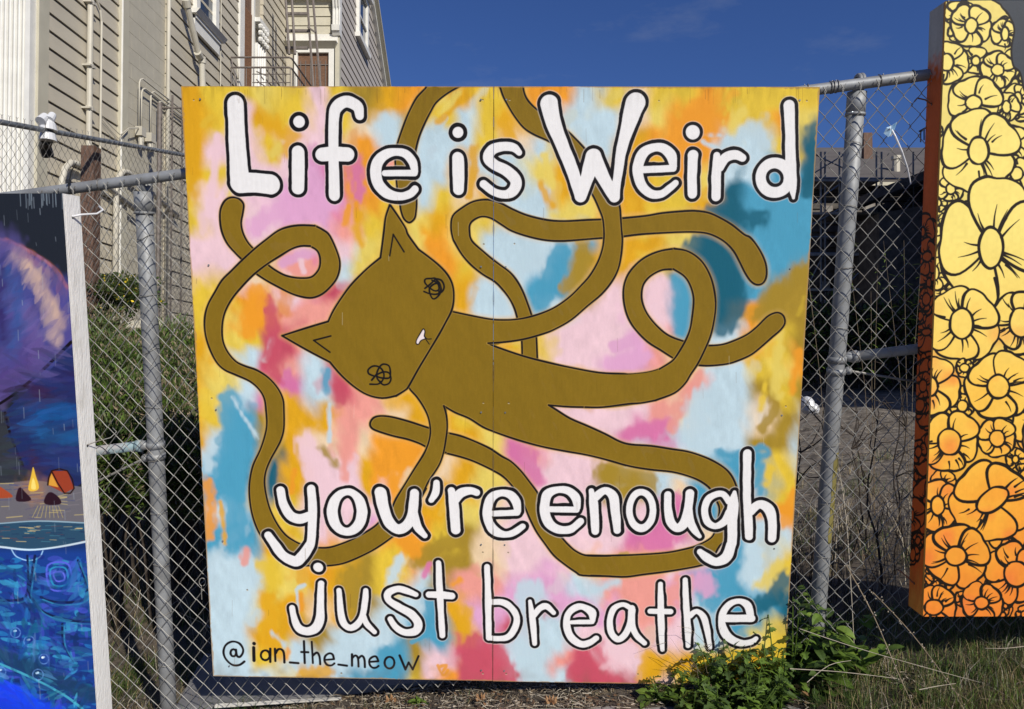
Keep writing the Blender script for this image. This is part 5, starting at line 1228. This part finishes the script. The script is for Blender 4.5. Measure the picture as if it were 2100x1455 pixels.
q.tube([V(at(1885, 270, 16.5)), V(at(1925, 248, 16.5))], .02, 5); obj('roof_railing', q, M['iron'], gh)
sc = thing('scaffolding', 'thin pole scaffolding in front of the dark house behind the right post', 'scaffold', (8, 18.5, .9))
q = MB(); rr = random.Random(4)
for px in (1652, 1684, 1692, 1722, 1798, 1808, 1872): q.tube([V(at(px, 800, 18.2)), V(at(px+rr.uniform(-1, 1), 312, 18.2))], .025, 6)
obj('upright', q, M['galv_dark'], sc)
q = MB()
for py in (365, 440, 487, 520, 596, 640): q.tube([V(at(1640, py, 18.2)), V(at(1890, py+rr.uniform(-4, 4), 18.2))], .025, 6)
for (a_, b_) in (((1660, 312), (1760, 360)), ((1760, 300), (1665, 358)), ((1650, 430), (1720, 380)), ((1690, 520), (1650, 600)), ((1650, 470), (1720, 430)), ((1800, 500), (1870, 400)), ((1722, 600), (1800, 520))): q.tube([V(at(*a_, 18.1)), V(at(*b_, 18.1))], .018, 5)
obj('crossbar', q, M['galv_dark'], sc)
for py in (372, 440, 524, 596):
    q = MB(); a_, b_ = V(at(1645, py, 18.2)), V(at(1800, py, 18.2)); q.box(a_.x, b_.x, 18.0, 18.8, a_.z-.03, a_.z+.03); obj('deck_board', q, M['dark_panel'], sc)
nh = thing('lot_shade_house', 'unseen grey stucco house added behind the flower board to shade the lot', 'house', (12.5, 9, .7))  # hidden block, added so its shadow darkens the lot
q = MB(); q.box(8.7, 17, 4.6, 14.2, 0, 9.4); obj('wall', q, M['grey_house'], nh)
q = MB(); q.box(8.5, 17.3, 4.4, 14.4, 9.4, 9.7); obj('roof', q, M['dark_roof'], nh)
for y in (5.5, 8.2, 11.4):
    for z in (2.2, 5.2): q = MB(); q.box(8.66, 8.71, y, y+.9, z, z+1.4); o = obj('window', q, M['white_paint'], nh); q = MB(); q.box(8.645, 8.662, y+.07, y+.83, z+.07, z+1.33); obj('pane', q, M['glass_dark'], o)
# slatted dark fence at the end of the lot
dfn = thing('slat_fence', 'dark slatted board fence at the far end of the lot behind the right post', 'fence', (5.5, 14.2, .9))
q0 = None
for i in range(60):
    x = 2.6+i*.11
    if q0 is None:
        q = MB(); q.box(x, x+.09, 14.2, 14.225, gz(4, 14.2)-.1, gz(4, 14.2)+1.7); q0 = obj('slat', q, M['dark_house'], dfn)
    else: o = q0.copy(); COL.objects.link(o); o.parent = dfn; o.location = (x-2.6, 0, R.uniform(-.05, .08))
q = MB(); q.box(2.5, 9.3, 14.23, 14.28, 1.6, 1.7); q.box(2.5, 9.3, 14.23, 14.28, 2.4, 2.5); obj('fence_rail', q, M['dark_house'], dfn)
q = MB(); p = V(at(1655, 832, 5.9)); q.ico(p, (.055, .09, .075), n=10, k=6); q.ico(p+Vector((.06, .02, -.03)), (.04, .07, .05), n=10, k=6); tag(obj('plastic_bag', q, M['white_plastic']), 'crumpled white plastic bag on the lot close to the mural edge', 'bag')
# grey board and white lath on the soil behind the fence
def quadboard(name, lab, cat, pts, t_, m, th=.02):
    P_ = [V(at(px, py, tt)) for (px, py), tt in zip(pts, t_)]
    for p_ in P_: p_.z = max(p_.z, gz(p_.x, p_.y)+.03)
    n_ = Vector((0, 0, -th))
    q = MB(); q.hexa([p_+n_ for p_ in P_]+P_); return tag(obj(name, q, m), lab, cat)
quadboard('grey_board', 'flat grey board lying behind the fence under the lower left of the mural', 'board', [(360, 1452), (560, 1436), (925, 1401), (420, 1340)], [3.34, 3.37, 3.41, 3.86], M['grey_board'])
quadboard('white_lath', 'peeling white wooden strip along the front of the grey board', 'board', [(440, 1449), (700, 1437), (700, 1433), (440, 1444)], [3.31, 3.33, 3.345, 3.325], M['rock'], .008)
# ------------------------------------------------------------------ plants
rp = random.Random(77)
def leaf(q, base, direc, L, W, droop=.4, lobes=0, m=0, twist=0, seg=6, fold=.25):
    """a folded blade with optional toothed lobes, growing from base"""
    d = Vector(direc).normalized(); side = d.cross(Vector((0, 0, 1)))
    if side.length < .1: side = Vector((1, 0, 0))
    side.normalize(); side = Matrix.Rotation(twist, 3, d) @ side
    p = Vector(base); st = L/seg; prev = None
    for i in range(seg+1):
        f = i/seg
        w = W*(math.sin(math.pi*min(f*.92+.05, 1))**.8)
        if lobes: w *= (1.25 if i % 2 else .55) if f < .85 else 1
        if i == seg: w = W*.04
        up = side.cross(d).normalized()
        cur = (p-side*w+up*w*fold, p.copy(), p+side*w+up*w*fold)
        if prev: q.quad(prev[0], prev[1], cur[1], cur[0], m); q.quad(prev[1], prev[2], cur[2], cur[1], m)
        prev = cur
        d = (d+Vector((0, 0, -droop/seg))).normalized(); p = p+d*st
def stem(q, pts, r, m, n=4): q.tube(pts, r, n, m)
def make_weed(seed, H, nst, L, W, lobes, mats, spread=.35):
    r = random.Random(seed); q = MB(); s = MB()
    for k in range(nst):
        a = r.uniform(0, 6.28); h = H*r.uniform(.5, 1.05); sp = spread*H*r.uniform(.2, 1)
        P = [Vector((0, 0, -.02)), Vector((math.cos(a)*sp*.35, math.sin(a)*sp*.35, h*.45)), Vector((math.cos(a)*sp, math.sin(a)*sp, h))]
        stem(s, P, [.004, .003, .0018], 0)
        n = int(5+h*26)
        for i in range(n):
            f = (i+.5)/n; c = P[0].lerp(P[1], f*2) if f < .5 else P[1].lerp(P[2], f*2-1)
            b = r.uniform(0, 6.28); e = r.uniform(.1, .9)
            leaf(q, c, (math.cos(b), math.sin(b), e), L*r.uniform(.5, 1.1)*(1.15-f*.6), W*r.uniform(.7, 1.1)*(1.1-f*.5), r.uniform(.3, 1.5), lobes, r.randrange(len(mats)), r.uniform(-.6, .6))
    for i in range(int(9)):
        b = r.uniform(0, 6.28); leaf(q, (0, 0, .01), (math.cos(b), math.sin(b), r.uniform(.3, 1.1)), L*r.uniform(.8, 1.3), W*1.2, r.uniform(.6, 1.6), lobes, r.randrange(len(mats)), r.uniform(-.4, .4), 7)
    return q, s
def plant(name, label, cat, loc, seed, H, nst, L, W, lobes, mats, stemm, group=None, spread=.35):
    root = thing(name, label, cat, tuple(loc), group); q, s = make_weed(seed, H, nst, L, W, lobes, mats, spread)
    a = obj('foliage', q, mats, None); a.parent = root; b = obj('stem', s, stemm, None); b.parent = root
    tag(a, kind='stuff')
    return root
def gpt(px, py):
    """point of the photo dropped on the ground"""
    o = Vector((0, 0, CAMZ)); d = Vector(tuple(at(px, py, 1.0)))-o; t = 1.0
    while t < 40:
        p = o+d*t
        if p.z <= gz(p.x, p.y): return p
        t += .01
    return o+d*t
GA = [M['green_a'], M['green_b']]
W1 = [(1352, 1446, .09, 4, 'smallest toothed weed, leftmost of the green clump at the foot of the mural'), (1420, 1478, .12, 5, 'low toothed weed on the sidewalk edge in front of the green clump'), (1395, 1440, .13, 5, 'low toothed weed at the left end of the green clump under the mural'), (1440, 1452, .16, 6, 'low toothed weed just right of the leftmost ones, under the letter t'),
      (1490, 1440, .21, 7, 'leafy sow thistle standing in front of the lower right of the mural'), (1535, 1452, .24, 8, 'tallest sow thistle overlapping the last painted letter of the mural'),
      (1580, 1440, .24, 7, 'sow thistle at the lower right corner of the mural'), (1600, 1475, .20, 8, 'bushy toothed weed right in front of the mural corner'), (1545, 1490, .18, 7, 'toothed weed at the bottom edge in front of the mural'),
      (1625, 1425, .22, 6, 'toothed weed just right of the mural corner'), (1470, 1485, .13, 6, 'small toothed weed low in front of the mural')]
for i, (px, py, H, n, lab) in enumerate(W1):
    p = gpt(px, min(py, 1500)); plant('sow_thistle', lab, 'weed', p, 200+i, H*1.25, n, .098, .021, 1, GA if i % 3 else [M['green_a'], M['green_a'], M['green_b']], M['green_a'], 'toothed weeds at the mural corner', .5)
W2 = [(1660, 1395, .30, 6, 'broad-leaved dock plant growing against the right fence post'), (1700, 1425, .26, 6, 'broad-leaved weed in front of the right fence post base'), (1745, 1395, .36, 5, 'upright broad-leaved weed right of the fence post'), (1640, 1375, .32, 5, 'broad-leaved weed between the mural corner and the post')]
for i, (px, py, H, n, lab) in enumerate(W2):
    p = gpt(px, py); plant('dock_weed', lab, 'weed', p, 300+i, H*1.1, n, .135, .033, 0, [M['green_a'], M['green_y']] if i == 2 else GA, M['green_b'], 'broad-leaved weeds by the right post', .5)
W3 = [(1870, 1440, .07, 4, 'round-leaved mallow low in the grass near the bottom edge'), (1915, 1448, .07, 4, 'second round-leaved mallow just right of the first at the bottom edge'), (1935, 1390, .08, 3, 'round-leaved mallow in the grass under the flower board')]
for i, (px, py, H, n, lab) in enumerate(W3): plant('mallow_plant', lab, 'weed', gpt(px, py), 320+i, H, n, .035, .019, 0, GA, M['green_b'], 'mallows in the grass', .9)
for i, (px, py, H, lab) in enumerate(((512, 1452, .055, 'bright green seedling behind the fence under the mural handle text'), (858, 1446, .05, 'tiny bright green seedling at the sidewalk edge under the mural'))):
    plant('seedling', lab, 'weed', gpt(px, py), 340+i, H, 3, .045, .010, 0, [M['green_y'], M['green_a']], M['green_y'], None, .7)
for i, (px, py, H, lab) in enumerate(((1540, 1442, .33, 'lanky toothed stem rising across the tail of the last painted letter'), (1592, 1440, .34, 'lanky toothed stem rising over the gold corner of the mural'), (1470, 1440, .24, 'lanky toothed stem below the painted letter h'), (1625, 1420, .4, 'lanky stem between the mural edge and the right post'))):
    plant('tall_sow_thistle', lab, 'weed', gpt(px, py), 260+i, H, 2, .085, .020, 1, GA, M['green_a'], 'lanky stems at the mural corner', .25)
# dead leaf
def curled_leaf(c, R_, rot, seed):
    q = MB(); r = random.Random(seed); n = 22; ring = []
    for i in range(n):
        a = 2*math.pi*i/n; k = R_*(1+.38*math.cos(5*a)+.12*math.cos(11*a)+r.uniform(-.08, .08)); x, y = k*math.cos(a+rot), k*math.sin(a+rot)
        ring.append(Vector((x, y, .012+.30*abs(x)**1.2+.016*math.sin(7*a)+.2*max(y, 0)))+Vector(c))
    mid = [Vector(c)+Vector(((p-Vector(c)).x*.5, (p-Vector(c)).y*.5, (p-Vector(c)).z*.35+(.008 if i % 2 else -.002))) for i, p in enumerate(ring)]
    for i in range(n):
        j = (i+1) % n; q.quad(mid[i], ring[i], ring[j], mid[j]); q.tri(Vector(c)+Vector((0, 0, .006)), mid[i], mid[j])
    return q
dl = [(1668, 1432, .058, 'large curled brown dead leaf lying on the sidewalk edge by the weeds'), (800, 1447, .02, 'small brown dead leaf on the soil under the middle of the mural'), (1130, 1448, .022, 'small dead leaf on the soil under the right half of the mural'), (985, 1444, .018, 'tiny dead leaf near the sidewalk edge below the panel seam')]
for i, (px, py, s_, lab) in enumerate(dl):
    p = gpt(px, py); tag(obj('dead_leaf', curled_leaf(p+Vector((0, 0, .012)), s_, i*1.3, i), M['dead_leaf']), lab, 'leaf')
# long dry stems
ST = [([(1735, 1160, 3.02), (1790, 1260, 2.96), (1850, 1400, 2.8), (1900, 1500, 2.7)], .0028, 'tan_b', 'thick dry seed stalk leaning across the grass below the fence'),
      ([(1790, 1215, 3.0), (1870, 1300, 2.9), (1960, 1420, 2.75), (2010, 1500, 2.65)], .0024, 'tan_b', 'dry seed stalk parallel to the thick one, nearer the flower board'),
      ([(1640, 1290, 2.9), (1760, 1330, 2.85), (1900, 1370, 2.8), (2010, 1400, 2.75)], .0014, 'tan_w', 'pale thin stem running across the weeds towards the grass'),
      ([(1620, 1372, 2.75), (1720, 1378, 2.74), (1840, 1392, 2.72)], .0016, 'tan_w', 'pale horizontal stem in front of the broad-leaved weeds'),
      ([(1655, 1400, 2.8), (1700, 1365, 2.8), (1745, 1355, 2.82)], .0014, 'tan_w', 'short pale stem slanting up beside the dead leaf'),
      ([(1720, 960, 3.12), (1735, 1060, 3.12), (1745, 1200, 3.1), (1752, 1330, 3.05)], .0022, 'tan_w', 'tall pale dry stalk standing behind the mesh right of the post'),
      ([(1885, 1415, 2.7), (1920, 1408, 2.7), (1960, 1402, 2.72)], .0014, 'tan_w', 'short bleached stem lying on the mallows'),
      ([(1610, 1030, 3.25), (1640, 1180, 3.25), (1655, 1330, 3.2)], .0018, 'tan_b', 'thin dry stalk behind the mesh at the mural edge'),
      ([(2100, 1326, 2.7), (2060, 1330, 2.7), (2020, 1330, 2.72)], .0012, 'tan_w', 'pale straw lying over the grass at the right edge')]
for i, (pts, r_, m_, lab) in enumerate(ST):
    q = MB(); P = spline([tuple(at(*p)) for p in pts], 4); q.tube([V(p) for p in P], [r_*(1-.5*k/len(P)) for k in range(len(P))], 5)
    if i < 2:
        rr = random.Random(i)
        for p in P[::1]:
            for k in range(3):
                b = V(p)+Vector((rr.uniform(-.012, .012), rr.uniform(-.012, .012), rr.uniform(-.01, .012))); q.tube([V(p), b], .0008, 3, 0); q.ico(b, .0028, 1, 5, 3)
    tag(obj('dry_stem', q, [M[m_], M['tan_w']]), lab, 'dry stem')
# grass and litter
def blades(n, region, hmin, hmax, w, mats, weights, seed, lean=.5, clump=0, keep=None):
    r = random.Random(seed); q = MB(); cl = [(r.uniform(region[0], region[1]), r.uniform(region[2], region[3])) for _ in range(max(clump, 1))]
    for i in range(n):
        if clump: c = r.choice(cl); x, y = c[0]+r.gauss(0, .05), c[1]+r.gauss(0, .04)
        else: x, y = r.uniform(region[0], region[1]), r.uniform(region[2], region[3])
        if keep and not keep(x, y, r): continue
        h = r.uniform(hmin, hmax); a = r.uniform(0, 6.28); l = r.uniform(.05, lean); m = r.choices(range(len(mats)), weights)[0]
        d = Vector((math.cos(a)*l, math.sin(a)*l, 1)); z = gz(x, y)-.01; s_ = Vector((-math.sin(a+.6), math.cos(a+.6), 0))*w*r.uniform(.6, 1.2)
        p0 = Vector((x, y, z)); p1 = p0+d*h*.5; p2 = p0+Vector((d.x*h*1.5, d.y*h*1.5, h*.92*(1-l*.4)))
        q.quad(p0-s_, p0+s_, p1+s_*.7, p1-s_*.7, m); q.tri(p1-s_*.7, p1+s_*.7, p2, m)
    return q
GM = [M['green_c'], M['tan_a'], M['green_b'], M['tan_w'], M['green_a']]
q = blades(26000, (1.15, 2.9, 1.9, 3.7), .04, .17, .0015, GM, (3, 3, 2.5, .8, 2.6), 5, .9, clump=520, keep=lambda x, y, r: y > sw_edge(x)-.02 or r.random() < .04)
tag(obj('grass', q, GM), 'short mixed green and straw coloured grass growing below the flower board', 'grass', kind='stuff')
q = blades(2600, (-2.3, 1.3, 3.14, 3.8), .02, .10, .0014, GM, (2, 5, 1, 2, .5), 6, 1.2, clump=180)
tag(obj('dry_grass', q, GM), 'sparse dry grass along the foot of the fence under the mural', 'grass', kind='stuff')
def litter(n, region, seed, f=lambda x, y, r: True, curl=True):
    r = random.Random(seed); q = MB()
    for i in range(n):
        x, y = r.uniform(region[0], region[1]), r.uniform(region[2], region[3])
        if not f(x, y, r): continue
        z = gz(x, y)+.008; k = r.random(); a = r.uniform(0, 6.28)
        if k < .45:
            L = r.uniform(.01, .035); P = [Vector((x, y, z))]
            for j in range(3): a += r.uniform(-.8, .8); P.append(P[-1]+Vector((math.cos(a)*L, math.sin(a)*L, r.uniform(-.006, .012))))
            q.tube(P, r.uniform(.0007, .0018), 3, r.choice((1, 2, 3)), caps=False)
        else:
            L = r.uniform(.004, .014); W = L*r.uniform(.3, .7); d = Vector((math.cos(a), math.sin(a), r.uniform(-.3, .5)))*L; s_ = Vector((-math.sin(a), math.cos(a), r.uniform(-.4, .4)))*W; c = Vector((x, y, z+r.uniform(0, .012)))
            q.quad(c-d, c+s_, c+d, c-s_, r.choice((0, 0, 1, 2, 3)))
    return q
LM = [M['litter'], M['tan_b'], M['twig'], M['tan_w']]
q = litter(11000, (-1.9, 1.7, 3.0, 3.6), 9, f=lambda x, y, r: y > sw_edge(x)-.01 or r.random() < .12)
tag(obj('leaf_litter', q, LM), 'dead leaves, roots and twigs on the soil strip under the mural', 'leaf litter', kind='stuff')
q = litter(9000, (1.0, 5.0, 4.6, 10), 10); tag(obj('dry_litter', q, LM), 'dry litter scattered over the bare lot behind the right fence', 'leaf litter', kind='stuff')
q = blades(9000, (1.1, 6.5, 3.6, 7.5), .04, .2, .002, GM, (2, 3, 2, 1, .5), 12, .9, clump=260, keep=lambda x, y, r: x > .35*y-.3)
tag(obj('lot_grass', q, GM), 'thin grass growing on the lot behind the right fence', 'grass', kind='stuff')
# tangled black stems behind the right fence
rr = random.Random(31)
def twiggy(base, h, seed, m, r0=.006, br=6):
    r = random.Random(seed); q = MB(); P = [Vector(base)]
    for j in range(7): P.append(P[-1]+Vector((r.uniform(-.04, .04), r.uniform(-.03, .03), h/7)))
    q.tube(P, [r0*(1-.11*j) for j in range(8)], 5)
    for k in range(br):
        p = P[r.randrange(2, 8)]; a = r.uniform(0, 6.28); B = [p]
        for j in range(4): B.append(B[-1]+Vector((math.cos(a)*.05+r.uniform(-.02, .02), math.sin(a)*.04, r.uniform(.0, .07))))
        q.tube(B, [r0*.5, r0*.45, r0*.35, r0*.3, r0*.2], 4)
    return q
TW = [(1640, 1010, 'leftmost'), (1695, 1060, 'second'), (1740, 1080, 'third'), (1775, 1040, 'fourth'), (1808, 1075, 'fifth'), (1835, 1020, 'sixth'), (1862, 1060, 'rightmost')]
for i, (px, py, w_o) in enumerate(TW):
    t_ = 4.0+.25*(i % 4); p = V(at(px, py, t_)); p.z = gz(p.x, p.y)-.02; h = py2z(800+12*(i % 3), p.y)-p.z
    tag(obj('bare_bush', twiggy(p, h, 60+i, M['twig'], .008, 8), M['twig']), '%s of the bare black weed stems behind the right fence' % w_o, 'dead weed', 'bare black weed stems')
q = MB(); r = random.Random(170)
for k in range(520):
    x, y = r.uniform(1.35, 3.0), r.uniform(3.45, 5.4); z = gz(x, y); a = r.uniform(0, 6.28); L = r.uniform(.12, .6)*(1.2-.25*(y-3.4)); l = r.uniform(.05, .8)
    p0 = Vector((x, y, z)); q.tube([p0, p0+Vector((math.cos(a)*L*l*.4, math.sin(a)*L*l*.4, L*.6)), p0+Vector((math.cos(a+.4)*L*l, math.sin(a+.4)*L*l, L*.9))], [.0024, .0018, .0008], 3, r.choice((0, 1, 2, 2, 2)), caps=False)
tag(obj('dry_brush', q, [M['tan_b'], M['tan_w'], M['twig']]), 'tangled dry stems on the lot just behind the right fence', 'dry weeds', kind='stuff')
# green-yellow wisps high behind the right mesh
for i, (px, py, lab) in enumerate(((1790, 560, 'tall wispy yellow-green weed behind the mesh right of the post'), (1862, 500, 'wispy weed beside the brown edge of the flower board'), (1700, 520, 'faint yellow-green weed left of the right post'))):
    p = V(at(px, 700, 5.4)); p.z = gz(p.x, p.y); q = MB(); r = random.Random(90+i); h = py2z(py-40, p.y)-p.z
    for k in range(3):
        a = r.uniform(0, 6.28); P = [p+Vector((0, 0, 0)), p+Vector((math.cos(a)*.06, math.sin(a)*.06, h*.5)), p+Vector((math.cos(a)*.16, math.sin(a)*.12, h*r.uniform(.85, 1)))]
        q.tube(P, [.003, .002, .001], 4, 1)
        for j in range(14):
            f = r.uniform(.55, 1); c = P[1].lerp(P[2], f*2-1); b = r.uniform(0, 6.28); leaf(q, c, (math.cos(b), math.sin(b), r.uniform(-.2, .9)), .07, .004, .8, 0, 0, 0, 3)
    tag(obj('wispy_weed', q, [M['green_y'], M['tan_b']]), lab, 'weed')
# dark hedge mass at the back of the lot
def shrub(c, rad, n, seed, L=.035, W=.012, mats=(0, 1)):
    r = random.Random(seed); q = MB()
    for k in range(n):
        while True:
            v = Vector((r.uniform(-1, 1), r.uniform(-1, 1), r.uniform(-1, 1)))
            if .25 < v.length < 1: break
        lump = 1+.25*math.sin(v.x*5+seed)*math.sin(v.z*6+seed)+.12*math.sin(v.y*11)
        p = Vector(c)+Vector((v.x*rad[0]*lump, v.y*rad[1]*lump, v.z*rad[2]*lump)); d = (v+Vector((r.uniform(-.8, .8), r.uniform(-.8, .8), r.uniform(-.3, .9)))).normalized()*L*r.uniform(.5, 1.2)
        s_ = d.cross(Vector((r.uniform(-1, 1), r.uniform(-1, 1), r.uniform(-1, 1)))).normalized()*W
        q.quad(p-d*.5, p+s_, p+d*.5, p-s_, r.choice(mats))
    return q
def shrub_thing(name, lab, px, py, t, rad, n, seed, mats, L=.035, W=.012, mi=(0, 1), stems=True):
    p = V(at(px, py, t)); root = thing(name, lab, 'shrub', (p.x, p.y, gz(p.x, p.y)))
    tag(obj('foliage', shrub(p, rad, n, seed, L, W, mi), mats, root), kind='stuff')
    q = MB(); r = random.Random(seed)
    for k in range(7):
        e = p+Vector((r.uniform(-.7, .7)*rad[0], r.uniform(-.6, .6)*rad[1], r.uniform(0, .7)*rad[2])); b = Vector((p.x+r.uniform(-.1, .1), p.y, gz(p.x, p.y)-.05)); q.tube([b, b.lerp(e, .5)+Vector((r.uniform(-.05, .05), 0, 0)), e], [.012, .008, .003], 5)
    obj('stem', q, M['twig'], root)
    return root
shrub_thing('flowering_shrub', 'dark green shrub with small yellow flowers behind the left fence post', 236, 602, 6.7, (.38, .3, .17), 5200, 1, [M['green_b'], M['green_c'], M['yellow']], .035, .011, (0,)*12+(1,)*8+(2,))
shrub_thing('shrub', 'dark shrub beside the white edge of the night painting', 188, 640, 6.6, (.14, .2, .3), 2200, 2, [M['green_b'], M['green_c']])
# feathery weeds on the bank, in overlapping clumps
FW = [(195, 700, 6.4, .28, .26), (330, 735, 6.6, .3, .24), (215, 790, 5.6, .3, .34), (260, 770, 6.2, .34, .3), (335, 800, 5.8, .34, .36), (385, 745, 6.6, .3, .28), (400, 830, 5.4, .28, .34), (235, 860, 5.0, .34, .3), (300, 900, 4.8, .36, .3), (380, 900, 4.9, .34, .3), (220, 945, 4.5, .26, .22), (345, 975, 4.5, .3, .2), (410, 960, 4.6, .26, .26), (300, 740, 6.9, .3, .22), (205, 720, 6.6, .22, .2)]
names = ['first', 'second', 'third', 'fourth', 'fifth', 'sixth', 'seventh', 'eighth', 'ninth', 'tenth', 'eleventh', 'twelfth', 'thirteenth', 'fourteenth', 'fifteenth']
for i, (px, py, t, rx, rz) in enumerate(FW):
    side = 'left of' if px < 300 else 'right of'
    shrub_thing('feathery_weed', '%s feathery green weed clump on the bank, counting rightwards from the white board edge' % names[sorted(range(len(FW)), key=lambda k: FW[k][0]).index(i)], px, py, t, (rx*1.15, rx*.9, rz*1.25), 5200, 10+i, [M['green_c'], M['green_b'], M['green_a'], M['tan_b']], .062, .0062, (0, 0, 1, 1, 1, 2, 2, 3) if i % 3 else (0, 1, 3, 3, 1, 3, 0, 2))
q = MB(); r = random.Random(70)
for k in range(420):
    x, y = r.uniform(-3.6, -1.2), r.uniform(4.0, 6.8); z = gz(x, y); a = r.uniform(0, 6.28); L = r.uniform(.15, .5); l = r.uniform(.1, .9)
    p0 = Vector((x, y, z)); q.tube([p0, p0+Vector((math.cos(a)*L*l*.5, math.sin(a)*L*l*.5, L*.6)), p0+Vector((math.cos(a)*L*l, math.sin(a)*L*l, L*.85))], .0017, 3, r.choice((0, 0, 1)), caps=False)
tag(obj('dry_stalks', q, [M['tan_a'], M['tan_w']]), 'tangle of dry straw stalks among the weeds on the left bank', 'dry weeds', kind='stuff')
q = blades(12000, (-3.4, -.8, 3.3, 6.8), .04, .16, .002, GM, (3, 1.4, 5, .25, 2), 22, 1.0, clump=300)
tag(obj('bank_grass', q, GM), 'grass and low weeds covering the bank behind the left fence', 'grass', kind='stuff')
for i, (px, py, t, lab) in enumerate(((1660, 700, 13.2, 'black hedge at the far end of the lot, nearest the mural'), (1740, 690, 13.4, 'black hedge at the far end of the lot, behind the right post'), (1820, 700, 13.2, 'black hedge at the far end of the lot, right of the post'), (1880, 690, 13.0, 'black hedge at the far end of the lot, nearest the flower board'))):
    shrub_thing('hedge', lab, px, py, t, (.7, .5, .7), 3800, 40+i, [M['green_b'], M['twig']], .10, .03)

# thin dry twigs in front of the lower right of the mural
for i, (px, h, lab) in enumerate(((1350, .16, 'thin brown twig weed left of the green clump, against the painted t'), (1395, .20, 'wiry brown twig weed in front of the gold paint under the letter h'), (1435, .17, 'branching brown twig weed between the last two painted letters'), (1470, .22, 'tallest wiry brown twig weed rising from the green clump'))):
    p = gpt(px, 1438); tag(obj('twig_weed', twiggy(p, h, 400+i, M['tan_b'], .0022, 12), M['tan_b']), lab, 'dead weed')
words = [(o.name, len(o['label'].split())) for o in bpy.data.objects if 'label' in o and not (4 <= len(o['label'].split()) <= 16)]
print('LONG LABELS', words)
